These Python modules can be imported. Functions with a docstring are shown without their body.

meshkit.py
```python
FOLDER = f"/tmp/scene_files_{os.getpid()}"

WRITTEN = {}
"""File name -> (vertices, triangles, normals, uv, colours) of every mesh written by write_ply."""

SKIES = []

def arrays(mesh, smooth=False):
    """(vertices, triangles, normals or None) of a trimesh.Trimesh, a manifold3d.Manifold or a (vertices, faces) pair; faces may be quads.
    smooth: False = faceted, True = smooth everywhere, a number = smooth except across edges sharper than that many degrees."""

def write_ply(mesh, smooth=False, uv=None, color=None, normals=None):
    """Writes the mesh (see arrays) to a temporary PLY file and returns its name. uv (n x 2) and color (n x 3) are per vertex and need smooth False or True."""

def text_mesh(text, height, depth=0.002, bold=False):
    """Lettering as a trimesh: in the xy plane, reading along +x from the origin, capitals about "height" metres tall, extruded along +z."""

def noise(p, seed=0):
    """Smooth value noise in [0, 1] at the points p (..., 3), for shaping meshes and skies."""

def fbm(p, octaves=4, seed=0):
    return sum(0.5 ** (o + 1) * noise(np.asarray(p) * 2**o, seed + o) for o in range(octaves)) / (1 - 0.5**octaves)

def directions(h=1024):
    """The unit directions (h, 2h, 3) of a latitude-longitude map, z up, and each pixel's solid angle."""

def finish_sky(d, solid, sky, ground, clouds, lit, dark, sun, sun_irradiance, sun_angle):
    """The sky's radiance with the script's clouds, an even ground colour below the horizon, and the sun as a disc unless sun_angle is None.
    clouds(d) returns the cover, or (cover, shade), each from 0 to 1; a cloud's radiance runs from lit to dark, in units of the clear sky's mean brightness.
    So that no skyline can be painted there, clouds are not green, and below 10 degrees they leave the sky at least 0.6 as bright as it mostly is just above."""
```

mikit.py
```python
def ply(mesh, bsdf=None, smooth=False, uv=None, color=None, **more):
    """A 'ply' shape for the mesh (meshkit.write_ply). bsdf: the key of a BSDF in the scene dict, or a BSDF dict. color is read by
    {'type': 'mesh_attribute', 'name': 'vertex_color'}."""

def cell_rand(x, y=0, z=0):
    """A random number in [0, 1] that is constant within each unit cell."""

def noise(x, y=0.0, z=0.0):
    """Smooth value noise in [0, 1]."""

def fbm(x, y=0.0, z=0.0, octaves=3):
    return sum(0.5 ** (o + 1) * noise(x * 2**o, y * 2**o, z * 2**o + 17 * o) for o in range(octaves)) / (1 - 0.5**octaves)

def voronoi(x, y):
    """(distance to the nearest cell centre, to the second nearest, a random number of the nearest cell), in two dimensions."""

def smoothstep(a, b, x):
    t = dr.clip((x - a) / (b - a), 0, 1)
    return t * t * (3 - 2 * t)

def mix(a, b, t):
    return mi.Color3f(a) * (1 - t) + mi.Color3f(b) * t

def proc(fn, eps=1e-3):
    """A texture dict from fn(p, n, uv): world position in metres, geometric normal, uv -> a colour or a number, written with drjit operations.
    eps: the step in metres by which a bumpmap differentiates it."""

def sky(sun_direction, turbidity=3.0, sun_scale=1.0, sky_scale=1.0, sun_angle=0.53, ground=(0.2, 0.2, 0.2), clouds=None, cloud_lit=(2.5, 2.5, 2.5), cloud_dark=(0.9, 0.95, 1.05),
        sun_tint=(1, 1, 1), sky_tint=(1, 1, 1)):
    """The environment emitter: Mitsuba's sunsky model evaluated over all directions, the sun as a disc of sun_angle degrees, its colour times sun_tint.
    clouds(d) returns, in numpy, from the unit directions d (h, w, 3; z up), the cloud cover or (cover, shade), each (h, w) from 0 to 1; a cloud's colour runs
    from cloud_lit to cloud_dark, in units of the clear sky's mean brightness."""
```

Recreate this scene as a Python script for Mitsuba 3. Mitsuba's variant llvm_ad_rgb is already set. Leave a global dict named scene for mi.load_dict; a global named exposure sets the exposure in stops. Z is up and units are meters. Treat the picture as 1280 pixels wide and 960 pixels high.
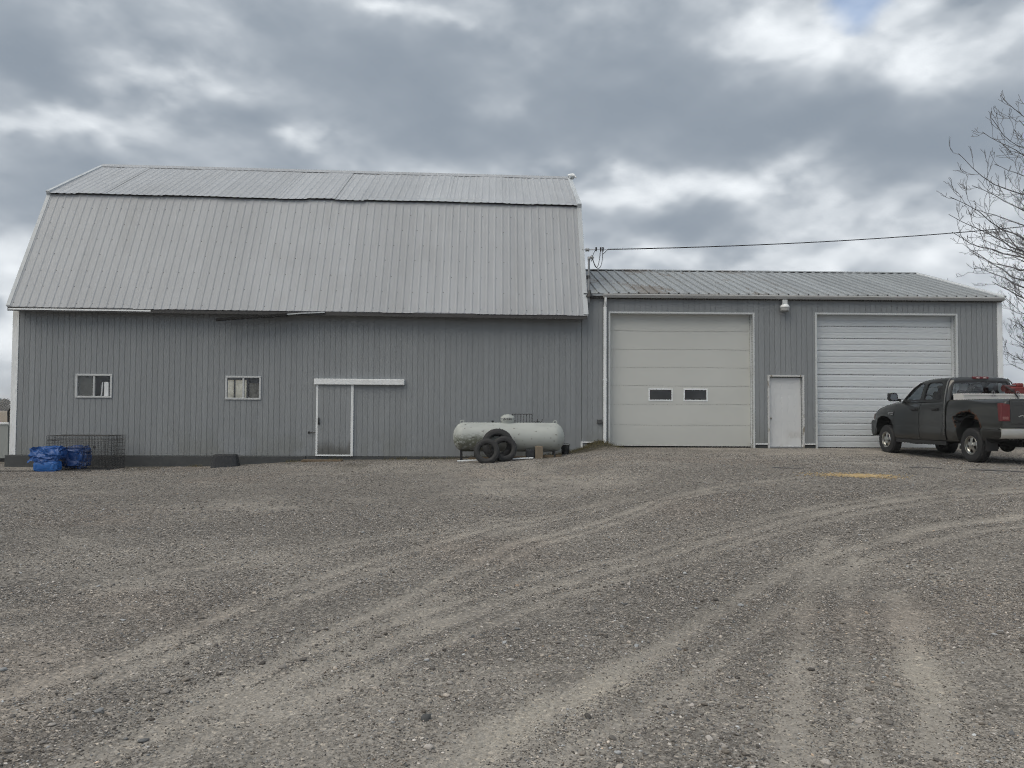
import math, random
import numpy as np, trimesh, mitsuba as mi, drjit as dr
import manifold3d as m3
from shapely.geometry import Polygon, box as sbox
from shapely.ops import unary_union
import mikit, meshkit
from mikit import proc, noise, fbm, voronoi, cell_rand, smoothstep, mix
T = mi.ScalarTransform4f
rng = np.random.default_rng(7); random.seed(7)
scene, labels = {}, {}

# ------------------------------------------------------------------ camera, sky, exposure
YAW, PITCH, ROLL = math.radians(1.371), math.radians(2.055), math.radians(0.32)
fwd0 = np.array([math.sin(YAW), math.cos(YAW), 0]); right0 = np.array([math.cos(YAW), -math.sin(YAW), 0]); up0 = np.array([0, 0, 1.0])
cam_f = fwd0*math.cos(PITCH) + up0*math.sin(PITCH)
cam_u1 = up0*math.cos(PITCH) - fwd0*math.sin(PITCH)
cam_u = cam_u1*math.cos(ROLL) - right0*math.sin(ROLL)
CAM = np.array([0, 0, 1.65])
scene['camera'] = {'type': 'perspective', 'fov': 67.38, 'fov_axis': 'x', 'near_clip': 0.05, 'far_clip': 6000.0,
                   'to_world': T().look_at(origin=CAM.tolist(), target=(CAM+cam_f).tolist(), up=cam_u.tolist())}

def clouds(d):
    """broken stratocumulus: a grey deck with thin bright gaps, in directions (azimuth from +y, elevation)"""
    az = np.degrees(np.arctan2(d[..., 0], d[..., 1])); el = np.degrees(np.arcsin(np.clip(d[..., 2], -1, 1)))
    q = d*np.array([3.1, 3.1, 4.6])
    w = np.stack([meshkit.fbm(q*3.4+5, 5, 3), meshkit.fbm(q*3.4+9, 5, 8), meshkit.fbm(q*3.4+2, 4, 6)], -1)-0.5
    n = meshkit.fbm(q*1.5+w*0.35+np.array([3.3, 1.7, 0]), 6, 21)
    puff = meshkit.fbm(q*6.5+w*0.9, 6, 33)-0.5                                   # billows
    wa, we = az+w[..., 0]*7, el+w[..., 1]*5
    s = 0.53+(n-0.5)*0.65
    for a0, e0, ra, re, amp in CLOUD_MASSES:
        s = s+(amp if amp > 0 else 1.35*amp)*np.exp(-(((wa-a0)/ra)**2+((we-e0)/re)**2))
    mid = np.clip(1-(s-0.34)/0.42, 0, 1)
    s = s+puff*(0.22+1.10*mid)
    s = s-0.10*np.clip(1-el/8.0, 0, 1)
    hole = np.exp(-(((wa-26.6)/2.6)**2+((we-26.2)/1.7)**2))
    cover = 1-0.55*np.clip(hole*1.8-0.5+puff*0.9, 0, 1)
    return cover, 0.985*sst(-0.42, 0.98, s)
def sst(a, b, x): t = np.clip((x-a)/(b-a), 0, 1); return t*t*(3-2*t)

# azimuth, elevation, width, height, shade of the cloud masses (positive = thick and grey)
CLOUD_MASSES = [(-30.3, 21.2, 5.1, 2.0, 0.34), (-8.9, 22.7, 9.0, 4.0, 0.3), (-1.1, 18.8, 9.0, 2.7, 0.26), (9.7, 22.4, 9.7, 3.5, 0.34), (22.6, 19.1, 11.0, 2.4, 0.36), (13.7, 13.9, 5.6, 1.7, 0.36), (29.5, 16.4, 7.0, 2.0, 0.22), (-17.9, 19.1, 2.5, 1.3, 0.3), (-30.1, 13.2, 5.1, 2.4, 0.22), (-15.3, 25.6, 4.0, 2.8, 0.16), (7.3, 17.4, 2.4, 1.4, 0.2), (-25.2, 21.5, 2.7, 1.4, -0.26), (-22.7, 21.2, 3.1, 1.4, -0.22), (-27.9, 18.4, 3.3, 0.8, -0.42), (-14.6, 18.4, 3.4, 0.9, -0.30), (-31.7, 17.7, 1.7, 0.8, -0.3), (-7.2, 27.9, 2.7, 0.8, -0.45), (-3.6, 27.4, 1.8, 0.7, -0.2), (0.0, 22.9, 2.7, 1.3, -0.14), (22.1, 25.0, 4.6, 1.9, -0.34), (31.0, 22.6, 5.4, 2.4, -0.42), (15.5, 16.0, 7.1, 1.4, -0.36), (9.7, 17.4, 1.5, 1.4, -0.28), (26.1, 13.8, 7.4, 2.6, -0.14), (22.0, 10.9, 15.2, 1.5, -0.20), (10.3, 11.1, 3.5, 0.9, -0.2), (-32.2, 6.0, 1.7, 3.9, -0.4), (33.9, 9.4, 2.5, 2.9, -0.12), (-28.5, 24.3, 2.3, 0.9, -0.15), (4.9, 12.7, 2.4, 1.7, -0.1)]
scene['sky'] = mikit.sky((-0.50, -0.45, 0.85), turbidity=3, sun_scale=0.27, sun_angle=55, clouds=clouds,
                         cloud_lit=(2.18, 2.28, 2.36), cloud_dark=(0.595, 0.71, 0.85), sun_tint=(0.90, 0.97, 1.07), ground=(0.16, 0.15, 0.14))
exposure = 2.3

# ------------------------------------------------------------------ materials
def two(b): return {'type': 'twosided', 'bsdf': b}
def rgb(c): return {'type': 'rgb', 'value': list(c)}
def plain(name, c, rough=0.6, metallic=0.0, spec=0.5, **k):
    scene[name] = two({'type': 'principled', 'base_color': rgb(c) if not isinstance(c, dict) else c, 'roughness': rough, 'metallic': metallic, 'specular': spec, **k})
    return name

def siding_col(p, n, uv):
    t = fbm(p.x*0.35, p.z*0.5, 3.0, 3)
    b = cell_rand(dr.floor(p.x/0.165), 4.0)
    streak = noise(p.x*9.0, p.z*0.35, 2.0)
    c = mix((0.230, 0.248, 0.264), (0.258, 0.276, 0.291), t) * (0.93+0.09*b+0.07*streak)
    low = smoothstep(1.35, 0.25, p.z-0.35*smoothstep(0.0, 4.0, p.x)) * smoothstep(0.35, 0.7, fbm(p.x*1.3, p.z*1.6, 0.0, 3))
    return mix(c, c*mi.Color3f(0.80, 0.79, 0.73), low*0.7)
def roof_col(p, n, uv):
    sh = cell_rand(dr.floor((p.x+14.40)/0.914), 2.0)
    st = noise(p.x*7.0, p.z*0.5+p.y*0.3, 1.0)
    bl = fbm(p.x*0.5, p.y*0.8, p.z*0.8, 3)
    g = 0.90+0.10*sh+0.08*st+0.14*(bl-0.5)
    dirt = smoothstep(0.55, 0.85, fbm(p.x*1.4, p.z*0.9, 8.0, 3))
    return mix(mi.Color3f(0.372, 0.392, 0.418)*g, mi.Color3f(0.335, 0.350, 0.368)*g, dirt*0.6)
def groof_col(p, n, uv):
    sh = cell_rand(dr.floor((p.x-2.8)/0.914), 6.0)
    st = noise(p.x*6.0, p.y*0.7, 1.0)
    c = mi.Color3f(0.262, 0.284, 0.300)*(0.88+0.14*sh+0.14*st)
    w = fbm((p.x+0.25*(p.y-25))*1.6, p.y*0.5, 4.0, 4)
    z = smoothstep(1.0, 3.0, p.x)*smoothstep(10.5, 7.0, p.x)
    wear = smoothstep(0.50, 0.62, w*0.78+0.22*noise(p.x*14, p.y*9, 2.0))*z
    edge = smoothstep(24.0, 22.9, p.y)*0.25*noise(p.x*5, p.y*4, 1.0)
    return mix(mix(c, (0.15, 0.132, 0.115), wear*0.8), (0.25, 0.24, 0.21), edge)
def white_col(p, n, uv):
    d = fbm(p.x*3.0, p.y*3.0, p.z*1.4, 4)
    return mix((0.78, 0.81, 0.83), (0.58, 0.59, 0.585), smoothstep(0.5, 0.8, d)*0.6)
def door_a_col(p, n, uv):
    d = fbm(p.x*0.9, p.z*0.7, 1.0, 3)
    return mix((0.575, 0.59, 0.57), (0.53, 0.545, 0.525), d) * (0.93+0.07*smoothstep(0.6, 1.6, p.z))
def door_b_col(p, n, uv):
    d = fbm(p.x*0.6, p.z*5.0, 1.0, 3)
    return mix((0.64, 0.68, 0.71), (0.57, 0.605, 0.63), d)
def mandoor_col(p, n, uv):
    d = fbm(p.x*5, p.z*3.0, 1.0, 3)
    return mix((0.63, 0.65, 0.665), (0.52, 0.52, 0.51), smoothstep(0.45, 0.8, d)*smoothstep(1.6, 0.6, p.z))
def frame_col(p, n, uv):
    d = fbm(p.x*11, p.y*11, p.z*3.5, 4)
    return mix((0.55, 0.56, 0.565), (0.26, 0.235, 0.20), smoothstep(0.56, 0.70, d))
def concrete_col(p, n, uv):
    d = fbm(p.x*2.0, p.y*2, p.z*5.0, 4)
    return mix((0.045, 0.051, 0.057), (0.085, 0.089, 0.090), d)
def tank_col(p, n, uv):
    d = fbm(p.x*2.0, p.y*4, p.z*4, 4); sp = fbm(p.x*14, p.y*14, p.z*14, 3)
    c = mix((0.44, 0.47, 0.455), (0.35, 0.375, 0.36), d)
    gr = smoothstep(1.06, 0.82, p.z+0.30*(sp-0.5)) * smoothstep(0.15, -0.45, p.x) * smoothstep(0.34, 0.52, sp*0.6+d*0.4)
    c = mix(c, (0.085, 0.095, 0.06), gr*0.9)
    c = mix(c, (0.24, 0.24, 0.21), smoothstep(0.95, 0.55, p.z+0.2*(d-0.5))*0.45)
    return mix(c, (0.08, 0.075, 0.06), smoothstep(0.70, 0.78, fbm(p.x*11, p.y*11, p.z*11, 3))*0.6)
def truck_col(p, n, uv):
    d = fbm(p.x*3, p.y*3, p.z*3, 3)
    dirt = smoothstep(1.55, 0.75, p.z)*(0.35+0.65*d)
    return mix((0.018, 0.0205, 0.021), (0.012, 0.012, 0.0115), dirt)
def rust_col(p, n, uv):
    d = fbm(p.x*16, p.y*16, p.z*16, 4)
    return mix((0.12, 0.045, 0.018), (0.03, 0.018, 0.012), smoothstep(0.35, 0.7, d))
def tarp_col(p, n, uv):
    d = fbm(p.x*4, p.y*4, p.z*4, 3)
    return mix((0.009, 0.062, 0.235), (0.015, 0.092, 0.32), d)
def wood_col(p, n, uv):
    d = noise(p.x*2.0, p.y*26, p.z*26)
    return mix((0.17, 0.125, 0.08), (0.10, 0.078, 0.055), d)
def bark_col(p, n, uv):
    d = fbm(p.x*6, p.y*6, p.z*2.5, 3)
    return mix((0.165, 0.162, 0.165), (0.105, 0.103, 0.106), d)
def field_col(p, n, uv):
    d = fbm(p.x*0.02, p.y*0.05, 0.0, 4); r = noise(p.x*1.4, p.y*0.05, 1.0)
    return mix((0.17, 0.14, 0.11), (0.12, 0.105, 0.08), d*0.7+r*0.3)

def P(name, fn, rough=0.6, **k): return plain(name, proc(fn), rough, **k)
SIDING = P('m_siding', siding_col, 0.5, spec=0.35)
ROOF = P('m_roof', roof_col, 0.5, spec=0.35)
GROOF = P('m_garage_roof', groof_col, 0.5, spec=0.35)
WHITE = P('m_white_trim', white_col, 0.45)
ALUM = P('m_aluminium_trim', lambda p, n, uv: white_col(p, n, uv)*0.66, 0.45)
RAKE = P('m_rake_trim', lambda p, n, uv: white_col(p, n, uv)*mi.Color3f(0.60, 0.62, 0.64), 0.5)
DOORA = P('m_door_beige', door_a_col, 0.45)
DOORB = P('m_door_white', door_b_col, 0.4)
MANDOOR = P('m_man_door', mandoor_col, 0.45)
FRAME = P('m_worn_frame', frame_col, 0.6)
CONC = P('m_concrete', concrete_col, 0.9)
TANKM = P('m_tank', tank_col, 0.5)
TRUCK = P('m_truck_paint', truck_col, 0.16, spec=0.7, clearcoat=1.0, clearcoat_gloss=0.95)
RUST = P('m_rust', rust_col, 0.9)
TARP = P('m_tarp', tarp_col, 0.42)
WOOD = P('m_wood', wood_col, 0.85)
BARK = P('m_bark', bark_col, 0.9)
FIELD = P('m_field', field_col, 0.95)
DARK = plain('m_dark_interior', (0.045, 0.042, 0.038), 0.9)
SOFFIT = plain('m_soffit', (0.06, 0.06, 0.062), 0.8)
BLACK = plain('m_black_plastic', (0.018, 0.019, 0.021), 0.5)
TUBM = plain('m_black_tub', (0.022, 0.025, 0.03), 0.55)
RUBBER = plain('m_rubber', (0.022, 0.023, 0.025), 0.7)
CHROME = plain('m_chrome', (0.62, 0.62, 0.60), 0.18, metallic=1.0)
DULLCHROME = plain('m_dull_chrome', (0.52, 0.51, 0.47), 0.30, metallic=0.9)
STEEL = plain('m_steel', (0.30, 0.31, 0.32), 0.45, metallic=0.7)
DSTEEL = plain('m_dark_steel', (0.035, 0.036, 0.038), 0.5, metallic=0.4)
REDLENS = plain('m_red_lens', (0.12, 0.007, 0.010), 0.15, clearcoat=1.0)
REDPAINT = plain('m_red_paint', (0.16, 0.022, 0.02), 0.5)
ALU = plain('m_white_box', (0.60, 0.60, 0.58), 0.4)
SEAT = plain('m_seat', (0.05, 0.05, 0.052), 0.9)
PALE = plain('m_pale_tank', (0.30, 0.325, 0.32), 0.5)
TANB = plain('m_tan_block', (0.20, 0.165, 0.125), 0.9)
CABLE = plain('m_cable', (0.045, 0.048, 0.055), 0.6)
GAP = plain('m_gap', (0.01, 0.01, 0.011), 0.9)
LENS = plain('m_lamp_lens', (0.36, 0.37, 0.37), 0.3)
GLAZE = plain('m_glaze', (0.5, 0.5, 0.5), 0.2)
scene['m_glass'] = {'type': 'thindielectric', 'int_ior': 1.5}
scene['m_tint'] = {'type': 'thindielectric', 'int_ior': 1.5, 'specular_transmittance': rgb((0.42, 0.46, 0.48))}
scene['m_stone'] = two({'type': 'principled', 'base_color': {'type': 'mesh_attribute', 'name': 'vertex_color'}, 'roughness': 0.85, 'specular': 0.3})

# ------------------------------------------------------------------ helpers
def num(key):
    if key not in scene and key not in used: used.add(key); return key
    i = 1
    while f'{key}_{i:03d}' in scene or f'{key}_{i:03d}' in used: i += 1
    k = f'{key}_{i:03d}'; used.add(k); return k
used = set()
def cat(ms):
    ms = [man(m) if hasattr(m, 'to_mesh') else m for m in ms]
    return trimesh.util.concatenate(ms) if len(ms) > 1 else ms[0]
def add(key, mesh, m, smooth=False, label=None, kind=None, **k):
    key = num(key)
    if isinstance(mesh, list): mesh = cat(mesh)
    scene[key] = mikit.ply(mesh, m, smooth, **k)
    if label or kind:
        labels[key] = {}
        if label: labels[key]['label'] = label
        if kind: labels[key]['kind'] = kind
    return key
def tag(key, label, category, group=None, kind=None):
    labels[key] = {**labels.get(key, {}), 'label': label, 'category': category}
    if group: labels[key]['group'] = group
    if kind: labels[key]['kind'] = kind
    return key
def bx(x0, x1, y0, y1, z0, z1, ch=0.0):
    if ch:
        c = m3.Manifold.hull_points(np.array([[x, y, z] for sx in (0, 1) for sy in (0, 1) for sz in (0, 1)
              for x, y, z in [((x0+ch, x1-ch)[sx], (y0, y1)[sy], (z0+ch, z1-ch)[sz]), ((x0, x1)[sx], (y0+ch, y1-ch)[sy], (z0+ch, z1-ch)[sz]), ((x0+ch, x1-ch)[sx], (y0+ch, y1-ch)[sy], (z0, z1)[sz])]]))
        return man(c)
    m = trimesh.creation.box((x1-x0, y1-y0, z1-z0)); m.apply_translation(((x0+x1)/2, (y0+y1)/2, (z0+z1)/2)); return m
def man(c):
    a = c.to_mesh(); return trimesh.Trimesh(np.array(a.vert_properties[:, :3], float), np.array(a.tri_verts, int), process=False)
def mbox(x0, x1, y0, y1, z0, z1): return m3.Manifold.cube((x1-x0, y1-y0, z1-z0)).translate((x0, y0, z0))
def hull(pts): return m3.Manifold.hull_points(np.asarray(pts, float))
def prism_xz(poly, y0, y1):
    """shapely polygon in (x,z) extruded between y0 and y1"""
    out = []
    for g in getattr(poly, 'geoms', [poly]):
        if g.area < 1e-5: continue
        m = trimesh.creation.extrude_polygon(g, y1-y0, engine='earcut')
        v = m.vertices.copy(); m.vertices = np.stack([v[:, 0], y0+v[:, 2], v[:, 1]], 1); m.invert(); out.append(m)
    return cat(out)
def prism_yz(pts, x0, x1):
    m = trimesh.creation.extrude_polygon(Polygon(pts), x1-x0, engine='earcut')
    v = m.vertices.copy(); m.vertices = np.stack([x0+v[:, 2], v[:, 0], v[:, 1]], 1); return m
def slab(top, bot):
    """closed sheet from two grids (S,N,3)"""
    S, N = top.shape[:2]; i = np.arange(S*N).reshape(S, N)
    q = np.stack([i[:-1, :-1], i[1:, :-1], i[1:, 1:], i[:-1, 1:]], -1).reshape(-1, 4)
    o = S*N; r = q[:, ::-1]+o
    b = np.concatenate([i[0, :], i[1:, -1], i[-1, -2::-1], i[-2:0:-1, 0]]); b2 = np.roll(b, -1)
    s = np.stack([b, b2, b2+o, b+o], 1)
    f = np.vstack([q, r, s]); f = np.vstack([f[:, [0, 1, 2]], f[:, [0, 2, 3]]])
    return trimesh.Trimesh(np.vstack([top.reshape(-1, 3), bot.reshape(-1, 3)]), f, process=False)
def tube(pts, rad, sides=8, cap=True):
    p = np.asarray(pts, float); r = np.broadcast_to(np.asarray(rad, float), (len(p),))
    t = np.gradient(p, axis=0); t /= np.linalg.norm(t, axis=1, keepdims=True)+1e-12
    ref = np.array([0, 0, 1.0]) if abs(t[0, 2]) < 0.9 else np.array([1.0, 0, 0])
    a = np.cross(t, ref); a /= np.linalg.norm(a, axis=1, keepdims=True)+1e-12; b = np.cross(t, a)
    an = np.arange(sides)*2*np.pi/sides
    v = p[:, None]+r[:, None, None]*(np.cos(an)[None, :, None]*a[:, None]+np.sin(an)[None, :, None]*b[:, None])
    v = v.reshape(-1, 3); n = len(p)
    i, j = np.meshgrid(np.arange(n-1), np.arange(sides), indexing='ij')
    q = np.stack([i*sides+j, i*sides+(j+1) % sides, (i+1)*sides+(j+1) % sides, (i+1)*sides+j], -1).reshape(-1, 4)
    f = np.vstack([q[:, [0, 1, 2]], q[:, [0, 2, 3]]])
    if cap:
        c0, c1 = len(v), len(v)+1; v = np.vstack([v, p[:1], p[-1:]]); jj = np.arange(sides)
        f = np.vstack([f, np.stack([np.full(sides, c0), (jj+1) % sides, jj], 1), np.stack([np.full(sides, c1), (n-1)*sides+jj, (n-1)*sides+(jj+1) % sides], 1)])
    return trimesh.Trimesh(v, f, process=False)
def lathe(prof, n=48):
    """profile (r, h) revolved round z"""
    prof = np.asarray(prof, float); an = np.arange(n)*2*np.pi/n
    v = np.stack([prof[:, None, 0]*np.cos(an), prof[:, None, 0]*np.sin(an), np.repeat(prof[:, 1:2], n, 1)], -1)
    i, j = np.meshgrid(np.arange(len(prof)-1), np.arange(n), indexing='ij')
    q = np.stack([i*n+j, i*n+(j+1) % n, (i+1)*n+(j+1) % n, (i+1)*n+j], -1).reshape(-1, 4)
    return trimesh.Trimesh(v.reshape(-1, 3), np.vstack([q[:, [0, 1, 2]], q[:, [0, 2, 3]]]), process=False)
def xf(m, M): m = m.copy(); m.apply_transform(M); return m
def rot(ax, deg): return trimesh.transformations.rotation_matrix(math.radians(deg), ax)
def tr(*t): return trimesh.transformations.translation_matrix(t)
def sst(a, b, x): t = np.clip((x-a)/(b-a), 0, 1); return t*t*(3-2*t)

# ------------------------------------------------------------------ ground
D = 23.2
def gz_base(x, y):
    wall = np.interp(x, [-14, -8.2, -5.2, -1.4, 1.8, 3.3, 16, 22], [-0.07, -0.03, 0.17, 0.22, 0.36, 0.575, 0.585, 0.5])
    low = np.minimum(wall, 0.50)
    f1 = sst(5.0, 17.5, y); f2 = sst(20.8, 23.1, y)
    f0 = sst(13.0, 22.3, y)
    k = sst(0.0, 4.5, x)
    z = k*(low*f1+(wall-low)*f2)+(1-k)*wall*f0
    z = z+0.22*np.exp(-((x-3.15)/0.45)**2-((y-23.25)/0.42)**2)
    return z*(1-sst(34, 46, np.abs(x)))*(1-sst(40, 60, y))-0.30*np.maximum(sst(34, 48, np.abs(x)), sst(36, 44, y))
def beside(line, off):
    p = np.array(line, float); t = np.gradient(p, axis=0); t /= np.linalg.norm(t, axis=1, keepdims=True)
    return [tuple(q) for q in p+off*np.stack([t[:, 1], -t[:, 0]], 1)]
MAIN = [([(-3.4, 3.6), (-2.9, 4.4), (-2.4, 5.5), (-2.05, 6.9), (-1.55, 8.1), (0.0, 11.0), (2.2, 13.6)], .13, .75, (0.33,)),
        ([(-2.2, 3.3), (-1.75, 4.0), (-1.2, 5.85), (0.26, 9.6), (2.6, 12.6), (6.0, 14.6)], .13, .8, (0.30,)),
        ([(-1.5, 4.4), (-1.0, 5.2), (0.18, 7.0), (2.58, 9.36), (5.4, 11.5), (7.1, 12.4), (10.5, 13.2)], .15, .95, (0.34, -0.30)),
        ([(-0.3, 3.4), (0.05, 4.05), (0.5, 4.55), (0.92, 5.08), (1.7, 6.2), (3.3, 8.2), (5.9, 10.1), (9.5, 11.6)], .14, .95, (0.42,)),
        ([(1.35, 3.5), (1.7, 4.37), (3.03, 7.36), (4.1, 9.4)], .15, .8, (0.34,)),
        ([(2.2, 3.8), (2.57, 4.49), (3.62, 6.87)], .17, .8, ()),
        ([(-5.0, 5.6), (-3.6, 7.6), (-1.6, 10.0), (1.0, 12.6)], .15, .55, (0.36,))]
TRACKS, TW, TA = [], [], []
for ln, w, s_, offs in MAIN:
    for o_ in (0.0,)+offs: TRACKS.append(ln if o_ == 0 else beside(ln, o_)); TW.append(w*(1 if o_ == 0 else .75)); TA.append(s_*(1 if o_ == 0 else .75))
SEGS = [(a[0], a[1], b[0], b[1], w, s) for tr_, w, s in zip(TRACKS, TW, TA) for a, b in zip(tr_[:-1], tr_[1:])]
def track_np(x, y):
    m = np.zeros_like(x)
    for ax, ay, bx_, by, w, s in SEGS:
        dx, dy = bx_-ax, by-ay; h = np.clip(((x-ax)*dx+(y-ay)*dy)/(dx*dx+dy*dy), 0, 1)
        m = np.maximum(m, s*np.exp(-((x-ax-h*dx)**2+(y-ay-h*dy)**2)/(w*w)))
    return m
def track_dr(x, y):
    m = mi.Float(0)
    for ax, ay, bx_, by, w, s in SEGS:
        dx, dy = bx_-ax, by-ay; h = dr.clip(((x-ax)*dx+(y-ay)*dy)/(dx*dx+dy*dy), 0, 1)
        m = dr.maximum(m, s*dr.exp(-(dr.square(x-ax-h*dx)+dr.square(y-ay-h*dy))/(w*w)))
    return m
def gz(x, y):
    x, y = np.asarray(x, float), np.asarray(y, float)
    p = np.stack([x, y, 0*x], -1)
    z = gz_base(x, y)+0.05*(meshkit.fbm(p*0.45, 3, 5)-0.5)*sst(22.8, 20.5, y)
    near = sst(16, 11, y)
    z = z+near*(0.028*(meshkit.fbm(p*2.6, 3, 11)-0.5)-0.024*track_np(x, y))
    return z
def grid(xs, ys, zf):
    X, Y = np.meshgrid(xs, ys); Z = zf(X, Y)
    v = np.stack([X, Y, Z], -1).reshape(-1, 3); i = np.arange(len(v)).reshape(X.shape)
    q = np.stack([i[:-1, :-1], i[:-1, 1:], i[1:, 1:], i[1:, :-1]], -1).reshape(-1, 4)
    return trimesh.Trimesh(v, np.vstack([q[:, [0, 1, 2]], q[:, [0, 2, 3]]]), process=False)
gxs = np.unique(np.round(np.concatenate([np.linspace(-50, -18, 24), np.arange(-18, -6, 0.2), np.arange(-6, 6.5, 0.06), np.arange(6.5, 19, 0.2), np.linspace(19, 50, 24)]), 4))
gys = np.unique(np.round(np.concatenate([np.linspace(-14, 2.5, 18), np.arange(2.5, 9, 0.05), np.arange(9, 24.4, 0.14), np.linspace(24.4, 62, 28)]), 4))

def ground_col(p, n, uv):
    t = track_dr(p.x, p.y)
    big = fbm(p.x*0.45, p.y*0.45, 0.0, 4); med = fbm(p.x*2.3, p.y*2.3, 5.0, 4)
    brk = smoothstep(0.30, 0.62, fbm(p.x*1.3+4.0, p.y*0.9, 6.0, 3))
    f = dr.clip(t*(0.55+0.45*brk)*(0.55+0.8*med)+0.60*smoothstep(0.42, 0.72, big*0.6+med*0.4), 0, 1)
    scuff = dr.maximum(dr.maximum(dr.exp(-dr.square((p.x-0.16-0.45*(p.y-4.15))/0.16)-dr.square((p.y-4.15)/0.42)), dr.exp(-dr.square((p.x-0.62-0.5*(p.y-4.62))/0.15)-dr.square((p.y-4.62)/0.40))), dr.exp(-dr.square((p.x-2.72-0.3*(p.y-4.9))/0.20)-dr.square((p.y-4.9)/0.5)))
    f = dr.clip(f+0.75*scuff*(0.5+med), 0, 1)
    d1, d2, r1 = voronoi(p.x*48.0, p.y*48.0)
    r2 = noise(p.x*150.0, p.y*150.0, 1.0)
    g = 0.40+0.85*r1*r1+0.60*r2*noise(p.x*20, p.y*20, 3.0)+0.1*r2
    cool = mi.Color3f(0.194, 0.182, 0.167); warm = mi.Color3f(0.300, 0.280, 0.250)
    warm = mix(warm, mi.Color3f(0.36, 0.335, 0.290), scuff*0.8)
    c = mix(cool*g, warm*(0.74+0.30*r2+0.14*r1), f*0.85)
    c = mix(c, c*mi.Color3f(1.25, 1.22, 1.18), smoothstep(0.93, 0.97, r1))
    c = c*(0.86+0.28*big)
    red = smoothstep(0.55, 0.72, fbm(p.x*0.33+7.0, p.y*0.33, 2.0, 3))
    c = mix(c, c*mi.Color3f(1.02, 0.99, 0.975), red)
    wet = smoothstep(0.62, 0.75, fbm(p.x*0.8, p.y*0.5, 9.0, 4))*smoothstep(18.5, 21.5, p.y)*smoothstep(9.0, 2.0, p.x)
    moss = dr.exp(-dr.square((p.x-2.9)/1.0)-dr.square((p.y-22.9)/0.7))+0.45*smoothstep(22.0, 22.9, p.y)*smoothstep(3.5, 2.0, p.x)*smoothstep(-9.0, -5.0, p.x)
    c = mix(c, mi.Color3f(0.050, 0.047, 0.034)*(0.6+0.8*r1), dr.clip(wet*0.6+moss*1.3*med*1.6, 0, 0.92))
    return c
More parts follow.
